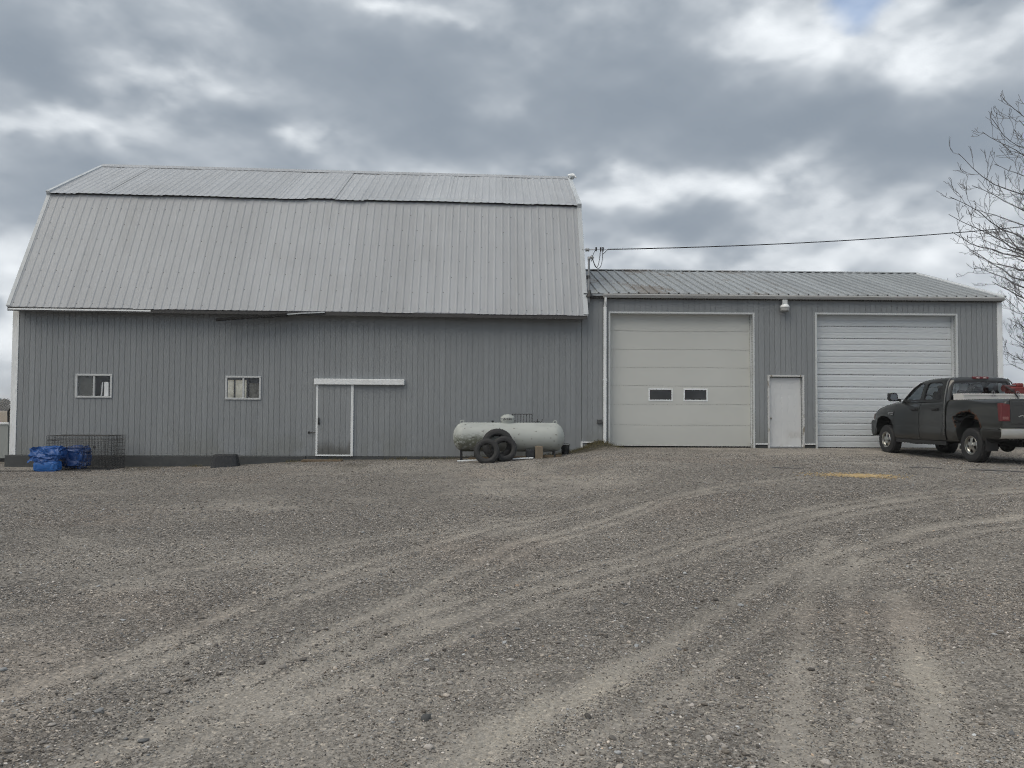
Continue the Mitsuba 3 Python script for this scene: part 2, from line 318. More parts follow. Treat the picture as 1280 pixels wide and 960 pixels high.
scene['m_ground'] = two({'type': 'bumpmap', 'arbitrary': proc(lambda p, n, uv: noise(p.x*75, p.y*75, 2.0)*0.6+noise(p.x*32, p.y*32, 5.0), eps=4e-3), 'scale': 0.016, 'bsdf': {'type': 'principled', 'base_color': proc(ground_col), 'roughness': 0.95, 'specular': 0.25}})
add('ground', grid(gxs, gys, gz), 'm_ground', True, kind='structure', label='gravel and packed dirt farmyard with wheel tracks')
fx = np.concatenate([-np.geomspace(2600, 60, 14), np.linspace(-50, 50, 8), np.geomspace(60, 2600, 14)])
add('field', grid(fx, np.concatenate([[-2600, -800, -200, -60], np.linspace(-20, 60, 6), np.geomspace(70, 2600, 20)]), lambda x, y: np.full_like(x, -0.16)), FIELD, False, kind='structure', label='flat bare brown farm field reaching to the horizon')

# loose stones
ico = trimesh.creation.icosphere(subdivisions=0); ico1 = trimesh.creation.icosphere(subdivisions=1)
def stones(n, y0, y1, s0, s1, base, seed, thin=0.75, lo=0.15):
    r = np.random.default_rng(seed)
    y = np.sqrt(r.uniform(y0*y0, y1*y1, n*3)); hw = y*0.70+0.4
    x = r.uniform(-1, 1, n*3)*hw+0.024*y
    p = np.stack([x, y, 0*x], -1)
    keep = r.uniform(size=n*3) < np.clip((1-thin*np.clip(track_np(x, y)*1.25, 0, 1))*(lo+1.5*sst(0.32, 0.66, meshkit.fbm(p*0.9, 4, 17))), 0, 1)
    keep &= ~((y > 21.4) & (x > 2.4)) & (y < 23.0) & (np.abs(x) < 17)
    x, y = x[keep][:n], y[keep][:n]; n = len(x)
    s = s0+(s1-s0)*r.beta(1.15, 4.2, n)
    a = np.stack([s, s*r.uniform(0.5, 0.9, n), s*r.uniform(0.25, 0.55, n)], 1)*0.5
    V = base.vertices[None]*(1+r.uniform(-0.22, 0.22, (n, len(base.vertices), 1)))*a[:, None]
    th = r.uniform(0, 2*np.pi, n); c, sn = np.cos(th), np.sin(th); tl = r.normal(0, 0.22, n)
    Z = V[..., 2]*np.cos(tl)[:, None]+V[..., 0]*np.sin(tl)[:, None]; X = V[..., 0]*np.cos(tl)[:, None]-V[..., 2]*np.sin(tl)[:, None]
    W = np.stack([X*c[:, None]-V[..., 1]*sn[:, None], X*sn[:, None]+V[..., 1]*c[:, None], Z], -1)
    W += np.stack([x, y, gz(x, y)+a[:, 2]*0.62], -1)[:, None]
    f = (base.faces[None]+(np.arange(n)*len(base.vertices))[:, None, None]).reshape(-1, 3)
    g = np.clip(np.exp(r.normal(math.log(0.215+0.035*(y0 > 6)), 0.55, n)), 0.04 if s1 < .03 else .085, 0.62 if s1 < .06 else .42); u = r.uniform(size=n)
    col = g[:, None]*np.where(u[:, None] < 0.60, [1.05, 0.985, 0.92], np.where(u[:, None] < 0.85, [1.09, 0.985, 0.87], np.where(u[:, None] < 0.985, [0.95, 0.98, 1.0], [1.2, 0.95, 0.74])))
    return W.reshape(-1, 3), f, np.repeat(col, len(base.vertices), 0)
octa = trimesh.Trimesh([[1, 0, 0], [-1, 0, 0], [0, 1, 0], [0, -1, 0], [.1, .1, 1], [0, 0, -1]], [[0, 2, 4], [2, 1, 4], [1, 3, 4], [3, 0, 4], [2, 0, 5], [1, 2, 5], [3, 1, 5], [0, 3, 5]], process=False)
parts = [stones(420, 3.1, 8, 0.032, 0.075, ico1, 1, .9), stones(13000, 3.1, 7.5, 0.012, 0.036, ico, 2, .9), stones(110000, 3.1, 7.2, 0.007, 0.024, octa, 12, 0.85, .45), stones(100000, 6.6, 12.8, 0.011, 0.042, octa, 3, 0.85, .45), stones(1300, 7.0, 15, 0.03, 0.07, ico, 13, .9), stones(46000, 12.0, 22.6, 0.020, 0.068, octa, 4, 0.7, .4)]
V, F, C, o = [], [], [], 0
for v, f, c in parts: V.append(v); F.append(f+o); C.append(c); o += len(v)
k = add('gravel', trimesh.Trimesh(np.vstack(V), np.vstack(F), process=False), 'm_stone', True, color=np.vstack(C))
tag(k, 'loose grey gravel stones scattered over the yard', 'gravel', kind='stuff')

# air: thin haze in which the far trees fade
scene['air'] = {'type': 'homogeneous', 'albedo': 0.95, 'sigma_t': 0.0004}
scene['haze'] = {'type': 'cube', 'to_world': T().translate([0, 0, 11.5]).scale([2900, 2900, 13.5]), 'bsdf': {'type': 'null'}, 'interior': {'type': 'ref', 'id': 'air'}}
labels['haze'] = {'label': 'thin haze over the fields', 'kind': 'stuff'}
scene['camera']['medium'] = {'type': 'ref', 'id': 'air'}

# ------------------------------------------------------------------ barn
BX0, BX1 = -14.33, 2.65          # gable walls
RX0, RX1 = -14.27, 2.79          # roof ends
def sag(x, y, z):
    t = (np.asarray(x)-RX0)/(RX1-RX0)
    w = meshkit.noise(np.stack([np.asarray(x)*0.55, np.asarray(y)*0.15, 0*np.asarray(x)], -1), 4)-0.5
    return -(0.11+0.022*(z-4.62))*t+0.05*w*np.clip((z-4.7)/2, 0, 1)*np.clip((10.45-z)/1.2, 0, 1)
EAVE, KNEE, RIDGE = (22.75, 4.66), (24.66, 8.50), (27.95, 10.46)
def openings_poly(rects): return unary_union([sbox(*r) for r in rects])
W1 = (-12.46, 1.99, -11.38, 2.70); W2 = (-8.03, 1.96, -6.97, 2.67); SD = (-5.31, 0.29, -4.20, 2.44)
b_open = openings_poly([W1, W2, (-5.25, 0.29, -4.26, 2.40)])
wall = sbox(BX0, 0.30, BX1, 4.72).difference(b_open)
barn_wall = [prism_xz(wall, D+0.014, D+0.12)]
yb = 2*RIDGE[0]-D                                   # back wall
REAR = [(-11.42, 2.02, -10.93, 2.92), (-10.88, 2.02, -10.40, 2.92), (-10.30, 2.02, -9.45, 2.80)]
barn_wall.append(prism_xz(sbox(BX0, 0.0, BX1, 4.72).difference(openings_poly(REAR)), yb-0.12, yb))
gable = [(D+0.12, 0.0), (yb-0.12, 0.0), (yb-0.12, 4.70), (2*RIDGE[0]-KNEE[0]-0.18, 8.1), (RIDGE[0], 10.0), (KNEE[0]+0.18, 8.1), (D+0.12, 4.70)]
barn_wall += [prism_yz(gable, BX0, BX0+0.1), prism_yz(gable, BX1-0.1, BX1)]
tag(add('barn__wall', barn_wall, SIDING), 'x', 'x'); labels.pop('barn__wall')
labels['barn'] = {'label': 'long grey metal sided barn with a pale gambrel roof', 'category': 'barn'}
def boards(x0, x1, zb, zt, openings, y, w=0.165, gap=0.010, th=0.012):
    out = []; x = x0
    while x < x1-0.01:
        g = sbox(x+gap/2, zb(x), min(x+w-gap/2, x1), zt(x)).difference(openings)
        if g.area > 1e-4: out.append(prism_xz(g, y, y+th))
        x += w
    return out
add('barn__siding', boards(-14.17, BX1, lambda x: 0.29, lambda x: 4.66, b_open, D), SIDING, label='vertical grey siding boards', kind='stuff')
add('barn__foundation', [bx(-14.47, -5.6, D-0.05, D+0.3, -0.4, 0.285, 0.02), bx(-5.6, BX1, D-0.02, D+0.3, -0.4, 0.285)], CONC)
add('barn__floor', bx(BX0+.1, BX1-.1, D+0.3, yb-0.12, -0.3, 0.1), DARK)
add('barn__corner_trim', [bx(-14.35, -14.17, D-0.022, D+0.0, 0.29, 4.66), bx(-14.352, -14.33, D, D+0.16, 0.29, 4.66)], WHITE)
# roof deck and back slopes
def roof_line(dz): return [(EAVE[0], EAVE[1]+dz), (KNEE[0], KNEE[1]+dz), (RIDGE[0], RIDGE[1]+dz), (2*RIDGE[0]-KNEE[0], KNEE[1]+dz), (2*RIDGE[0]-EAVE[0], EAVE[1]+dz)]
xs = np.linspace(RX0+0.02, RX1-0.02, 36)
def deck(dz0, dz1):
    a, b = [], []
    for (y, z) in roof_line(dz0): a.append(np.stack([xs, np.full_like(xs, y), z+sag(xs, np.full_like(xs, y), z)], -1))
    for (y, z) in roof_line(dz1): b.append(np.stack([xs, np.full_like(xs, y), z+sag(xs, np.full_like(xs, y), z)], -1))
    return slab(np.array(a), np.array(b))
add('barn__roof', deck(-0.03, -0.14), SOFFIT)
def rib_profile(x0, w, pitch, n, h=0.014, bw=0.042, tw=0.014):
    xs_, hs = [x0], [0.0]
    for k in range(n):
        c = x0+pitch*(k+0.5)
        xs_ += [c-bw, c-tw, c+tw, c+bw]; hs += [0, h, h, 0]
        if pitch > 0.26:
            for o in (0.36, 0.64): pass
    xs_.append(x0+w); hs.append(0.0)
    return np.array(xs_), np.array(hs)
def sheet(x0, w, pitch, nr, A, B, lift, sagf, nseg=6, jit=0.0, hi=None):
    px, ph = rib_profile(x0, w+0.004, pitch, nr) if pitch < .26 else rib_profile(x0, w+0.004, pitch, nr, .042, .026, .010)
    if hi is not None: px = np.clip(px, None, hi)
    d = np.array([B[0]-A[0], B[1]-A[1]]); L = np.linalg.norm(d); d /= L; nrm = np.array([-d[1], d[0]])
    top, bot = [], []
    for t in np.linspace(0, 1, nseg+1):
        y, z = A[0]+d[0]*L*t, A[1]+d[1]*L*t
        yy = np.full_like(px, y); zz = z+sagf(px, yy, z)+jit
        hh = ph+lift
        top.append(np.stack([px, yy+nrm[0]*hh, zz+nrm[1]*hh], -1)); h2 = hh-0.004
        bot.append(np.stack([px, yy+nrm[0]*h2, zz+nrm[1]*h2], -1))
    return slab(np.array(top), np.array(bot))
nsh = int(math.ceil((RX1-RX0)/0.914)); r_ = np.random.default_rng(3); screws = []
dl = np.array([KNEE[0]-EAVE[0], KNEE[1]-EAVE[1]]); Ll = np.linalg.norm(dl); dl /= Ll
for i in range(nsh):
    x0 = RX0+i*0.914; w = min(0.914, RX1-x0); nr = max(1, int(round(w/0.2286)))
    ext = r_.uniform(-0.02, 0.012)
    add('barn__roof__panel', sheet(x0, w, 0.2286, nr, (EAVE[0]-dl[0]*(0.03+ext), EAVE[1]-dl[1]*(0.03+ext)), KNEE, 0.0+0.003*(i % 2), sag), ROOF)
    for k in range(nr):
        for j, s in enumerate([0.12, 0.72, 1.30, 1.92, 2.50, 3.12, 3.75]):
            if (k+j) % 2 == 0 and r_.uniform() < 0.9:
                xx = x0+0.2286*(k+0.5)+0.05; y, z = EAVE[0]+dl[0]*s, EAVE[1]+dl[1]*s
                c = np.array([xx, y-dl[1]*0.008, z+dl[0]*0.008+float(sag(np.array([xx]), np.array([y]), z)[0])])
                m = trimesh.creation.cylinder(0.010, 0.012, sections=6); m.apply_transform(rot([1, 0, 0], 90-math.degrees(math.atan2(dl[0], dl[1])))); m.apply_translation(c); screws.append(m)
    up_ = np.array([RIDGE[0]-KNEE[0], RIDGE[1]-KNEE[1]]); up_ /= np.linalg.norm(up_)
    ext = 0.10+r_.uniform(-0.02, 0.02)
    add('barn__roof__panel', sheet(x0, w, 0.2286, nr, (KNEE[0]-up_[0]*ext, KNEE[1]-up_[1]*ext+0.05), RIDGE, 0.03+0.003*(i % 2), sag, 4, jit=r_.uniform(-0.012, 0.012)), ROOF)
add('barn__roof__screw', screws, plain('m_screw', (.13, .13, .13), .6), kind='stuff', label='rows of roofing screws')
# back sheets (one mesh: never seen)
yr = RIDGE[0]
def mir(A): return (2*yr-A[0], A[1])
bk = deck(-0.005, -0.028); add('barn__roof__back_sheet', bk, ROOF)
def line_solid(pts, r0=0.02, sides=6): return tube(pts, r0, sides)
cap_t, cap_b = [], []
for (dy, dz) in ((-0.20, -0.085), (-0.02, 0.055), (0.02, 0.055), (0.20, -0.085)):
    cap_t.append(np.stack([xs, np.full_like(xs, yr+dy), RIDGE[1]+dz+0.035+sag(xs, np.full_like(xs, yr), RIDGE[1])], -1)); cap_b.append(cap_t[-1]-[0, 0, 0.012])
add('barn__roof__ridge_cap', slab(np.array(cap_t), np.array(cap_b)), ROOF)
def rake(x0, x1):
    out = []
    for a, b, l0, l1 in ((EAVE, KNEE, 0.03, 0.03), ((KNEE[0]-0.09, KNEE[1]+0.02), RIDGE, 0.065, 0.065)):
        d = np.array([b[0]-a[0], b[1]-a[1]]); d /= np.linalg.norm(d); n = np.array([-d[1], d[0]])
        rows_t, rows_b = [], []
        for t in np.linspace(-0.0, 1, 6):
            y, z = a[0]+(b[0]-a[0])*t, a[1]+(b[1]-a[1])*t
            X = np.array([x0, x1]); zz = z+sag(X, np.full(2, y), z)
            rows_t.append(np.stack([X, y+n[0]*l0+0*X, zz+n[1]*l0], -1)); rows_b.append(np.stack([X, y-n[0]*0.12+0*X, zz-n[1]*0.12], -1))
        out.append(slab(np.array(rows_t), np.array(rows_b)))
    return out
add('barn__roof__rake_trim', rake(RX0-0.015, RX0+0.10), RAKE)
add('barn__roof__rake_trim', rake(RX1-0.12, RX1+0.02), RAKE)
add('barn__roof__flashing', [tube([(2.70, 27.9, 10.34), (2.86, 27.7, 10.30), (2.96, 27.6, 10.16)], [0.05, 0.06, 0.02], 5), bx(2.72, 2.90, 27.5, 27.9, 10.20, 10.23)], WHITE, label='bent loose flashing at the right end of the ridge')
# soffit, fascia and the loose strip
add('barn__fascia', [slab(np.array([[[RX0+.05, 22.74, 4.60], [-10.1, 22.74, 4.575]], [[RX0+.05, 22.80, 4.60], [-10.1, 22.80, 4.575]]]), np.array([[[RX0+.05, 22.74, 4.555], [-10.1, 22.74, 4.53]], [[RX0+.05, 22.80, 4.555], [-10.1, 22.80, 4.53]]]))], WHITE)
add('barn__soffit', [slab(np.array([[[RX0+.05, 22.80, 4.61], [RX1-.05, 22.80, 4.49]], [[RX0+.05, 23.195, 4.66], [RX1-.05, 23.195, 4.54]]]), np.array([[[RX0+.05, 22.80, 4.57], [RX1-.05, 22.80, 4.45]], [[RX0+.05, 23.195, 4.60], [RX1-.05, 23.195, 4.48]]]))], SOFFIT)
def strip(pts, wy, hz):
    p = np.array(pts); t = np.stack([p+[0, -wy/2, hz/2], p+[0, wy/2, hz/2]], 1); return slab(t, t-[0, 0, hz])
add('barn__loose_trim', strip([(-8.16, 22.70, 4.30), (-7.4, 22.71, 4.365), (-6.6, 22.72, 4.43), (-6.1, 22.73, 4.47)], 0.12, 0.075), GAP, label='dark trim strip hanging loose below the eave')
add('barn__loose_trim', strip([(-6.1, 22.725, 4.478), (-5.6, 22.73, 4.52), (-5.0, 22.74, 4.545)], 0.08, 0.03), RAKE, label='pale end of the loose trim strip')
def window(key, x0, z0, x1, z1, y, mull=True):
    f = 0.055
    k = num(key); fr = [bx(x0, x1, y-0.035, y+0.05, z1-f, z1, .006), bx(x0, x1, y-0.040, y+0.05, z0, z0+f, .006), bx(x0, x0+f, y-0.033, y+0.05, z0+f, z1-f), bx(x1-f, x1, y-0.033, y+0.05, z0+f, z1-f)]
    add(k+'__frame', fr, ALUM)
    xm = (x0+x1)/2
    add(k+'__mullion', bx(xm-0.024, xm+0.024, y-0.018, y+0.045, z0+f, z1-f), ALUM)
    add(k+'__pane', prism_sheet(x0+f, xm-.024, z0+f, z1-f, y+0.012), 'm_glass'); add(k+'__pane', prism_sheet(xm+.024, x1-f, z0+f, z1-f, y+0.028), 'm_glass')
    return k
def prism_sheet(x0, x1, z0, z1, y): return trimesh.Trimesh([[x0, y, z0], [x1, y, z0], [x1, y, z1], [x0, y, z1]], [[0, 1, 2], [0, 2, 3]], process=False)
window('barn__window', *W1, D); window('barn__window', *W2, D)
labels['barn__window'] = {'label': 'sliding window with a white post standing behind its right pane'}
labels['barn__window_001'] = {'label': 'sliding window with daylight showing through its left pane'}
add('barn__screen', prism_sheet(W1[0]+.06, (W1[0]+W1[2])/2-.03, W1[1]+.06, W1[3]-.06, D+0.05), plain('m_screen', (0.07, 0.075, 0.07), 0.8))
add('barn__indoor_post', [bx(-11.655, -11.52, D+0.055, D+0.11, 0.1, 2.47, .01), tube([(-11.76, D+.08, 1.9), (-11.72, D+.08, 2.2), (-11.71, D+.08, 2.46)], 0.018, 6)], WHITE)
def rear_tint(p, n, uv): return mi.Color3f(0.98, 0.92, 0.74)*(0.75+0.5*fbm(p.x*9, p.z*9, 1.0, 3))*(0.75+0.25*smoothstep(2.2, 2.5, p.z))
scene['m_fogged'] = {'type': 'principledthin', 'base_color': proc(rear_tint), 'roughness': 0.6, 'diff_trans': 1.7, 'specular': 0.3} if 0 else {'type': 'principledthin', 'base_color': proc(rear_tint), 'roughness': 0.6, 'diff_trans': 1.9}
scene['m_dirty'] = {'type': 'principledthin', 'base_color': proc(lambda p, n, uv: mi.Color3f(0.20, 0.185, 0.15)*(0.35+1.3*fbm(p.x*7, p.z*7, 4.0, 3))), 'roughness': 0.8, 'diff_trans': 1.5}
for i, r in enumerate(REAR): add('barn__rear_window_pane', prism_sheet(r[0], r[2], r[1], r[3], yb-0.05), 'm_fogged' if i < 2 else 'm_dirty')
add('barn__indoor_pole', tube([(-9.93, yb-.3, 1.0), (-9.70, yb-.3, 2.75)], .04, 8), DARK)
# sliding door with its track cover
y = D-0.06
sdp = sbox(SD[0]+0.05, SD[1]+0.04, SD[2]-0.05, 2.42)
add('barn__sliding_door__panel', [prism_xz(sdp, y+0.016, y+0.045)]+boards(SD[0]+0.05, SD[2]-0.05, lambda x: SD[1]+0.04, lambda x: 2.42, Polygon(), y+0.002, w=0.168), P('m_sliding_door', lambda p, n, uv: mix(siding_col(p, n, uv), mi.Color3f(0.085, 0.085, 0.078), smoothstep(0.95, 0.55, p.z+0.25*noise(p.x*7, p.z*1.5, 1.0))*0.75), 0.55))
add('barn__sliding_door__trim', [bx(SD[0], SD[0]+0.055, y-0.005, y+0.05, SD[1], 2.43), bx(SD[2]-0.07, SD[2], y-0.006, y+0.05, SD[1], 2.43), bx(SD[0]+.055, SD[2]-.07, y-0.004, y+0.05, SD[1], SD[1]+0.045)], WHITE)
add('barn__sliding_door__handle', [bx(-5.235, -5.205, y-0.05, y-0.003, 1.28, 1.44, .006), bx(-5.25, -5.19, y-0.02, y-0.002, 1.23, 1.29)], DSTEEL)
add('barn__track_cover', [bx(-5.37, -2.68, D-0.14, D+0.001, 2.425, 2.60, .012)], WHITE, label='long white track cover over the sliding door')
add('barn__door_latch', [tube([(-5.52, D-0.01, 0.99), (-5.33, D-0.05, 0.99)], 0.012, 6), bx(-5.55, -5.50, D-.03, D-.001, 0.96, 1.02)], DSTEEL)

# ------------------------------------------------------------------ garage
GX0, GX1, GB = 2.66, 15.62, 32.8
O1 = (3.53, 0.585, 7.90, 4.66); O2 = (9.87, 0.585, 14.19, 4.68); MD = (8.40, 0.585, 9.42, 2.76)
g_open = openings_poly([O1, O2, MD])
gw = [prism_xz(sbox(GX0, 0.70, GX1, 5.16).difference(g_open), D+0.016, D+0.12), prism_xz(sbox(GX0, 0.4, GX1, 5.1), GB-0.1, GB)]
gg = [(D+0.12, 0.3), (GB-0.1, 0.3), (GB-0.1, 5.0), (28.0, 6.62), (D+0.12, 5.0)]
gw += [prism_yz(gg, GX0, GX0+0.1), prism_yz(gg, GX1-0.1, GX1)]
labels['garage'] = {'label': 'grey metal sided farm garage with two tall overhead doors', 'category': 'garage'}
add('garage__wall', gw, SIDING)
add('garage__siding', boards(2.67, 3.30, lambda x: 0.74 if x > 2.8 else 0.36, lambda x: 5.12, g_open, D+0.002)+boards(3.30, 15.48, lambda x: 0.715, lambda x: 5.12, g_open, D+0.001), SIDING, kind='stuff', label='vertical grey siding boards')
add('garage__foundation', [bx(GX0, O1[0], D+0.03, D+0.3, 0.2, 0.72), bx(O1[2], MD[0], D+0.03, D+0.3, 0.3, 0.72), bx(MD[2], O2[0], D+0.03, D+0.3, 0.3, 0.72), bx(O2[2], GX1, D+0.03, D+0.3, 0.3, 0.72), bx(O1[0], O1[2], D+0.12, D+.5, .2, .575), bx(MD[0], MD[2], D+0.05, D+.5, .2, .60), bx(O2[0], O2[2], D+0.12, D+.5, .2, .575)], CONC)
for q in ((7.97, 8.34), (9.48, 9.80), (14.26, 15.48)): add('garage__base_trim', bx(q[0], q[1], D-0.02, D+0.0, 0.69, 0.725), WHITE)
add('garage__base_trim', [bx(2.64, 2.70, D-0.03, D-0.001, 0.37, 0.755), bx(2.70, 3.07, D-0.03, D-0.001, 0.715, 0.755), bx(3.07, 3.34, D-.024, D-.001, .70, .73)], WHITE, label='white corner trim where the siding steps up beside the downspout')
add('garage__corner_trim', [bx(15.48, 15.64, D-0.02, D+0.0, 0.60, 5.09), bx(15.62, 15.642, D, D+.2, .6, 5.09)], WHITE)
# roof
GE, GR = (23.06, 5.25), (28.0, 6.86)
gsag = lambda x, y, z: 0*np.asarray(x)+0.015*(meshkit.noise(np.stack([np.asarray(x)*0.7, np.asarray(y)*0.4, 0*np.asarray(x)], -1), 9)-0.5)
gxs_ = np.array([2.70, 15.58])
def g2(dz): return [np.array([[gxs_[0], y, z+dz], [gxs_[1], y, z+dz]]) for y, z in (GE, GR, (2*GR[0]-GE[0], GE[1]))]
add('garage__roof', slab(np.array(g2(-0.012)), np.array(g2(-0.10))), SOFFIT)
ng = int(math.ceil((15.60-2.70)/0.914))
for i in range(ng):
    x0 = 2.70+i*0.914; w = min(0.914, 15.60-x0); nr = max(1, int(round(w/0.3047)))
    add('garage__roof__panel', sheet(x0, w, 0.3047, nr, (GE[0]-0.04, GE[1]-0.013), GR, 0.002+0.003*(i % 2), gsag, 4), GROOF)
add('garage__roof__back_sheet', slab(np.array([g2(0.0)[1], g2(0.0)[2]]), np.array([g2(-.01)[1], g2(-.01)[2]])), GROOF)
add('garage__roof__ridge_cap', slab(np.array([[[2.7, GR[0]+a, GR[1]+b], [15.61, GR[0]+a, GR[1]+b]] for a, b in ((-.18, -.015), (0, .05), (.18, -.015))]), np.array([[[2.7, GR[0]+a, GR[1]+b-.01], [15.61, GR[0]+a, GR[1]+b-.01]] for a, b in ((-.18, -.015), (0, .05), (.18, -.015))])), GROOF)
rt, rb_ = [], []
for t in np.linspace(0, 1, 3):
    yy, zz = GE[0]+(GR[0]-GE[0])*t, GE[1]+(GR[1]-GE[1])*t
    rt.append([[15.57, yy, zz+.045], [15.62, yy, zz+.045]]); rb_.append([[15.57, yy, zz-.10], [15.62, yy, zz-.10]])
add('garage__roof__rake_trim', slab(np.array(rt), np.array(rb_)), WHITE)
# gutter: K profile along x
gp = [(23.10, 5.225), (22.97, 5.225), (22.965, 5.19), (22.99, 5.15), (23.02, 5.115), (23.10, 5.115)]
add('garage__gutter', prism_yz(gp, 3.30, 15.60), P('m_gutter', lambda p, n, uv: mix((0.50, 0.515, 0.53), (0.40, 0.405, 0.40), fbm(p.x*1.3, p.z*9, 0.0, 3)), 0.4))
add('garage__soffit', bx(2.70, 15.6, 23.10, D+.02, 5.095, 5.15), SOFFIT)
add('garage__eave_trim', bx(2.82, 3.30, 23.05, 23.09, 5.17, 5.235), RAKE)
ds = [(3.37, 23.03, 5.12), (3.37, 23.06, 4.98), (3.365, D-0.06, 4.84)]
add('garage__downspout', [tube(ds, 0.04, 8), bx(3.32, 3.41, D-0.11, D-0.02, 0.98, 4.84, .015), bx(3.315, 3.405, D-0.12, D-0.02, 0.64, 0.985, .015), bx(3.30, 3.43, D-.115, D-.015, 2.6, 2.63)], WHITE, label='white downspout from the gutter corner, dented at its foot')
# overhead door one: seven smooth sections
def jamb(key, O, dep=0.26):
    x0, z0, x1, z1 = O; f = 0.05
    return add(key, [bx(x0-f, x0, D-0.022, D+dep, z0-.02, z1+f), bx(x1, x1+f, D-0.022, D+dep, z0-.02, z1+f), bx(x0, x1, D-0.022, D+dep, z1, z1+f)], FRAME if 'man' in key else P_J)
P_J = P('m_jamb', lambda p, n, uv: mix(white_col(p, n, uv)*mi.Color3f(0.70, 0.71, 0.71), (0.30, 0.28, 0.25), smoothstep(1.5, 0.6, p.z)*smoothstep(0.45, 0.65, fbm(p.x*9, p.y*9, p.z*3, 3))*0.8), 0.5)
jamb('garage__overhead_door__frame', O1)
labels['garage__overhead_door'] = {'label': 'beige sectional overhead door with two small windows'}
hs = [0.62, 1.262, 1.898, 2.464, 3.030, 3.586, 4.149, 4.72]
yd = D+0.25
WN = [(4.78, 2.03, 5.47, 2.355), (5.86, 2.03, 6.55, 2.355)]
for i in range(7):
    z0, z1 = hs[i], hs[i+1]-0.005
    poly = sbox(O1[0]+.005, z0, O1[2]-.005, z1)
    if i == 2: poly = poly.difference(openings_poly(WN))
    add('garage__overhead_door__panel', [prism_xz(poly.buffer(-0.003, join_style=2), yd, yd+0.02), prism_xz(poly, yd+0.008, yd+0.05)], DOORA)
add('garage__overhead_door__backing', prism_xz(sbox(*O1).difference(openings_poly(WN)), yd+0.052, yd+0.06), plain('m_door_joint', (0.34, 0.34, 0.32), 0.9))
add('garage__overhead_door__seal', bx(O1[0], O1[2], yd-0.012, yd+0.05, 0.585, 0.622), GAP)
for a in WN:
    add('garage__overhead_door__window_frame', [bx(a[0]-.03, a[2]+.03, yd-.014, yd+.012, a[3]-.012, a[3]+.03), bx(a[0]-.03, a[2]+.03, yd-.014, yd+.012, a[1]-.03, a[1]+.012), bx(a[0]-.03, a[0]+.012, yd-.013, yd+.012, a[1]+.012, a[3]-.012), bx(a[2]-.012, a[2]+.03, yd-.013, yd+.012, a[1]+.012, a[3]-.012)], WHITE)
    add('garage__overhead_door__window_pane', prism_sheet(a[0], a[2], a[1], a[3], yd+.005), 'm_glass')
add('garage__indoor_shell', [bx(O1[0]-.5, O1[2]+.5, D+4.0, D+4.1, .3, 4.9)], DARK)
# overhead door two: ribbed steel sections
jamb('garage__overhead_door_001__frame', O2)
labels['garage__overhead_door_001'] = {'label': 'white ribbed steel overhead door behind the pickup'}
n2 = 11; z0 = 0.60; hsec = (4.72-z0)/n2
for i in range(n2):
    a = z0+i*hsec; b = a+hsec-0.010
    prof = [(a, .012), (a+.015, 0), (a+.155, 0), (a+.165, .016), (a+.185, .018), (a+.195, 0.0), (b-.045, 0), (b-.03, .010), (b, .010)]
    t = np.array([[[O2[0]+.004, yd+d_, z_], [O2[2]-.004, yd+d_, z_]] for z_, d_ in prof]); add('garage__overhead_door_001__panel', slab(t, t+[0, .03, 0]), DOORB)
add('garage__overhead_door_001__backing', bx(O2[0], O2[2], yd+.05, yd+.06, O2[1], O2[3]), GAP)
# entry door
jamb('garage__man_door__frame', MD, 0.14); labels['garage__man_door'] = {'label': 'white six panel entry door with a weathered frame'}
ym = D+0.10; zb, zt = 0.625, 2.735; xa, xb = MD[0]+.015, MD[2]-.015
pan = []; H = zt-zb; wv = xb-xa
for cx in (0.30, 0.70):
    for (p0, p1) in ((0.115, 0.365), (0.43, 0.765), (0.83, 0.925)):
        pan.append((xa+wv*(cx-0.115), zb+H*p0, xa+wv*(cx+0.115), zb+H*p1))
pu = openings_poly(pan)
add('garage__man_door__leaf', [prism_xz(sbox(xa, zb, xb, zt).difference(pu), ym, ym+0.04), prism_xz(pu, ym+.010, ym+.04)]+[prism_xz(sbox(q[0]+.028, q[1]+.028, q[2]-.028, q[3]-.028), ym+.002, ym+.02) for q in pan], MANDOOR)
add('garage__man_door__knob', [xf(lathe([(0.0, .06), (.02, .058), (.03, .045), (.03, .032), (.014, .022), (.014, 0), (.033, 0)], 20), tr(xa+.055, ym, 1.50)@rot([1, 0, 0], 90))], DULLCHROME, True)
add('garage__man_door__threshold', bx(MD[0], MD[2], D-.03, D+.12, .585, .622), STEEL)

# yard lamp under the garage eave
labels['yard_lamp'] = {'label': 'round grey yard lamp hanging under the garage eave above the entry door', 'category': 'lamp'}
lx, ly = 8.83, 23.03
add('yard_lamp__bracket', [bx(lx-.075, lx+.075, ly-.04, ly+.02, 4.95, 5.09, .01), bx(lx-.03, lx+.03, ly, D-.001, 4.98, 5.02)], P_J)
add('yard_lamp__cap', xf(lathe([(0, .11), (.06, .105), (.11, .08), (.14, .03), (.142, 0), (.12, 0)], 32), tr(lx, ly, 4.85)), WHITE, True)
add('yard_lamp__lens', xf(lathe([(.128, .0), (.132, -.07), (.122, -.12), (.0, -.125)], 32), tr(lx, ly, 4.85)), LENS, True)
# small box left of the downspout
tag(add('utility_box', [bx(3.13, 3.28, D-.07, D-.001, 1.30, 1.42, .01), bx(3.20, 3.32, D-.05, D-.02, 1.30, 1.345)], plain('m_grey_box', (0.07, 0.075, 0.08), 0.6)), 'small dark grey utility box on the wall just left of the downspout', 'box')

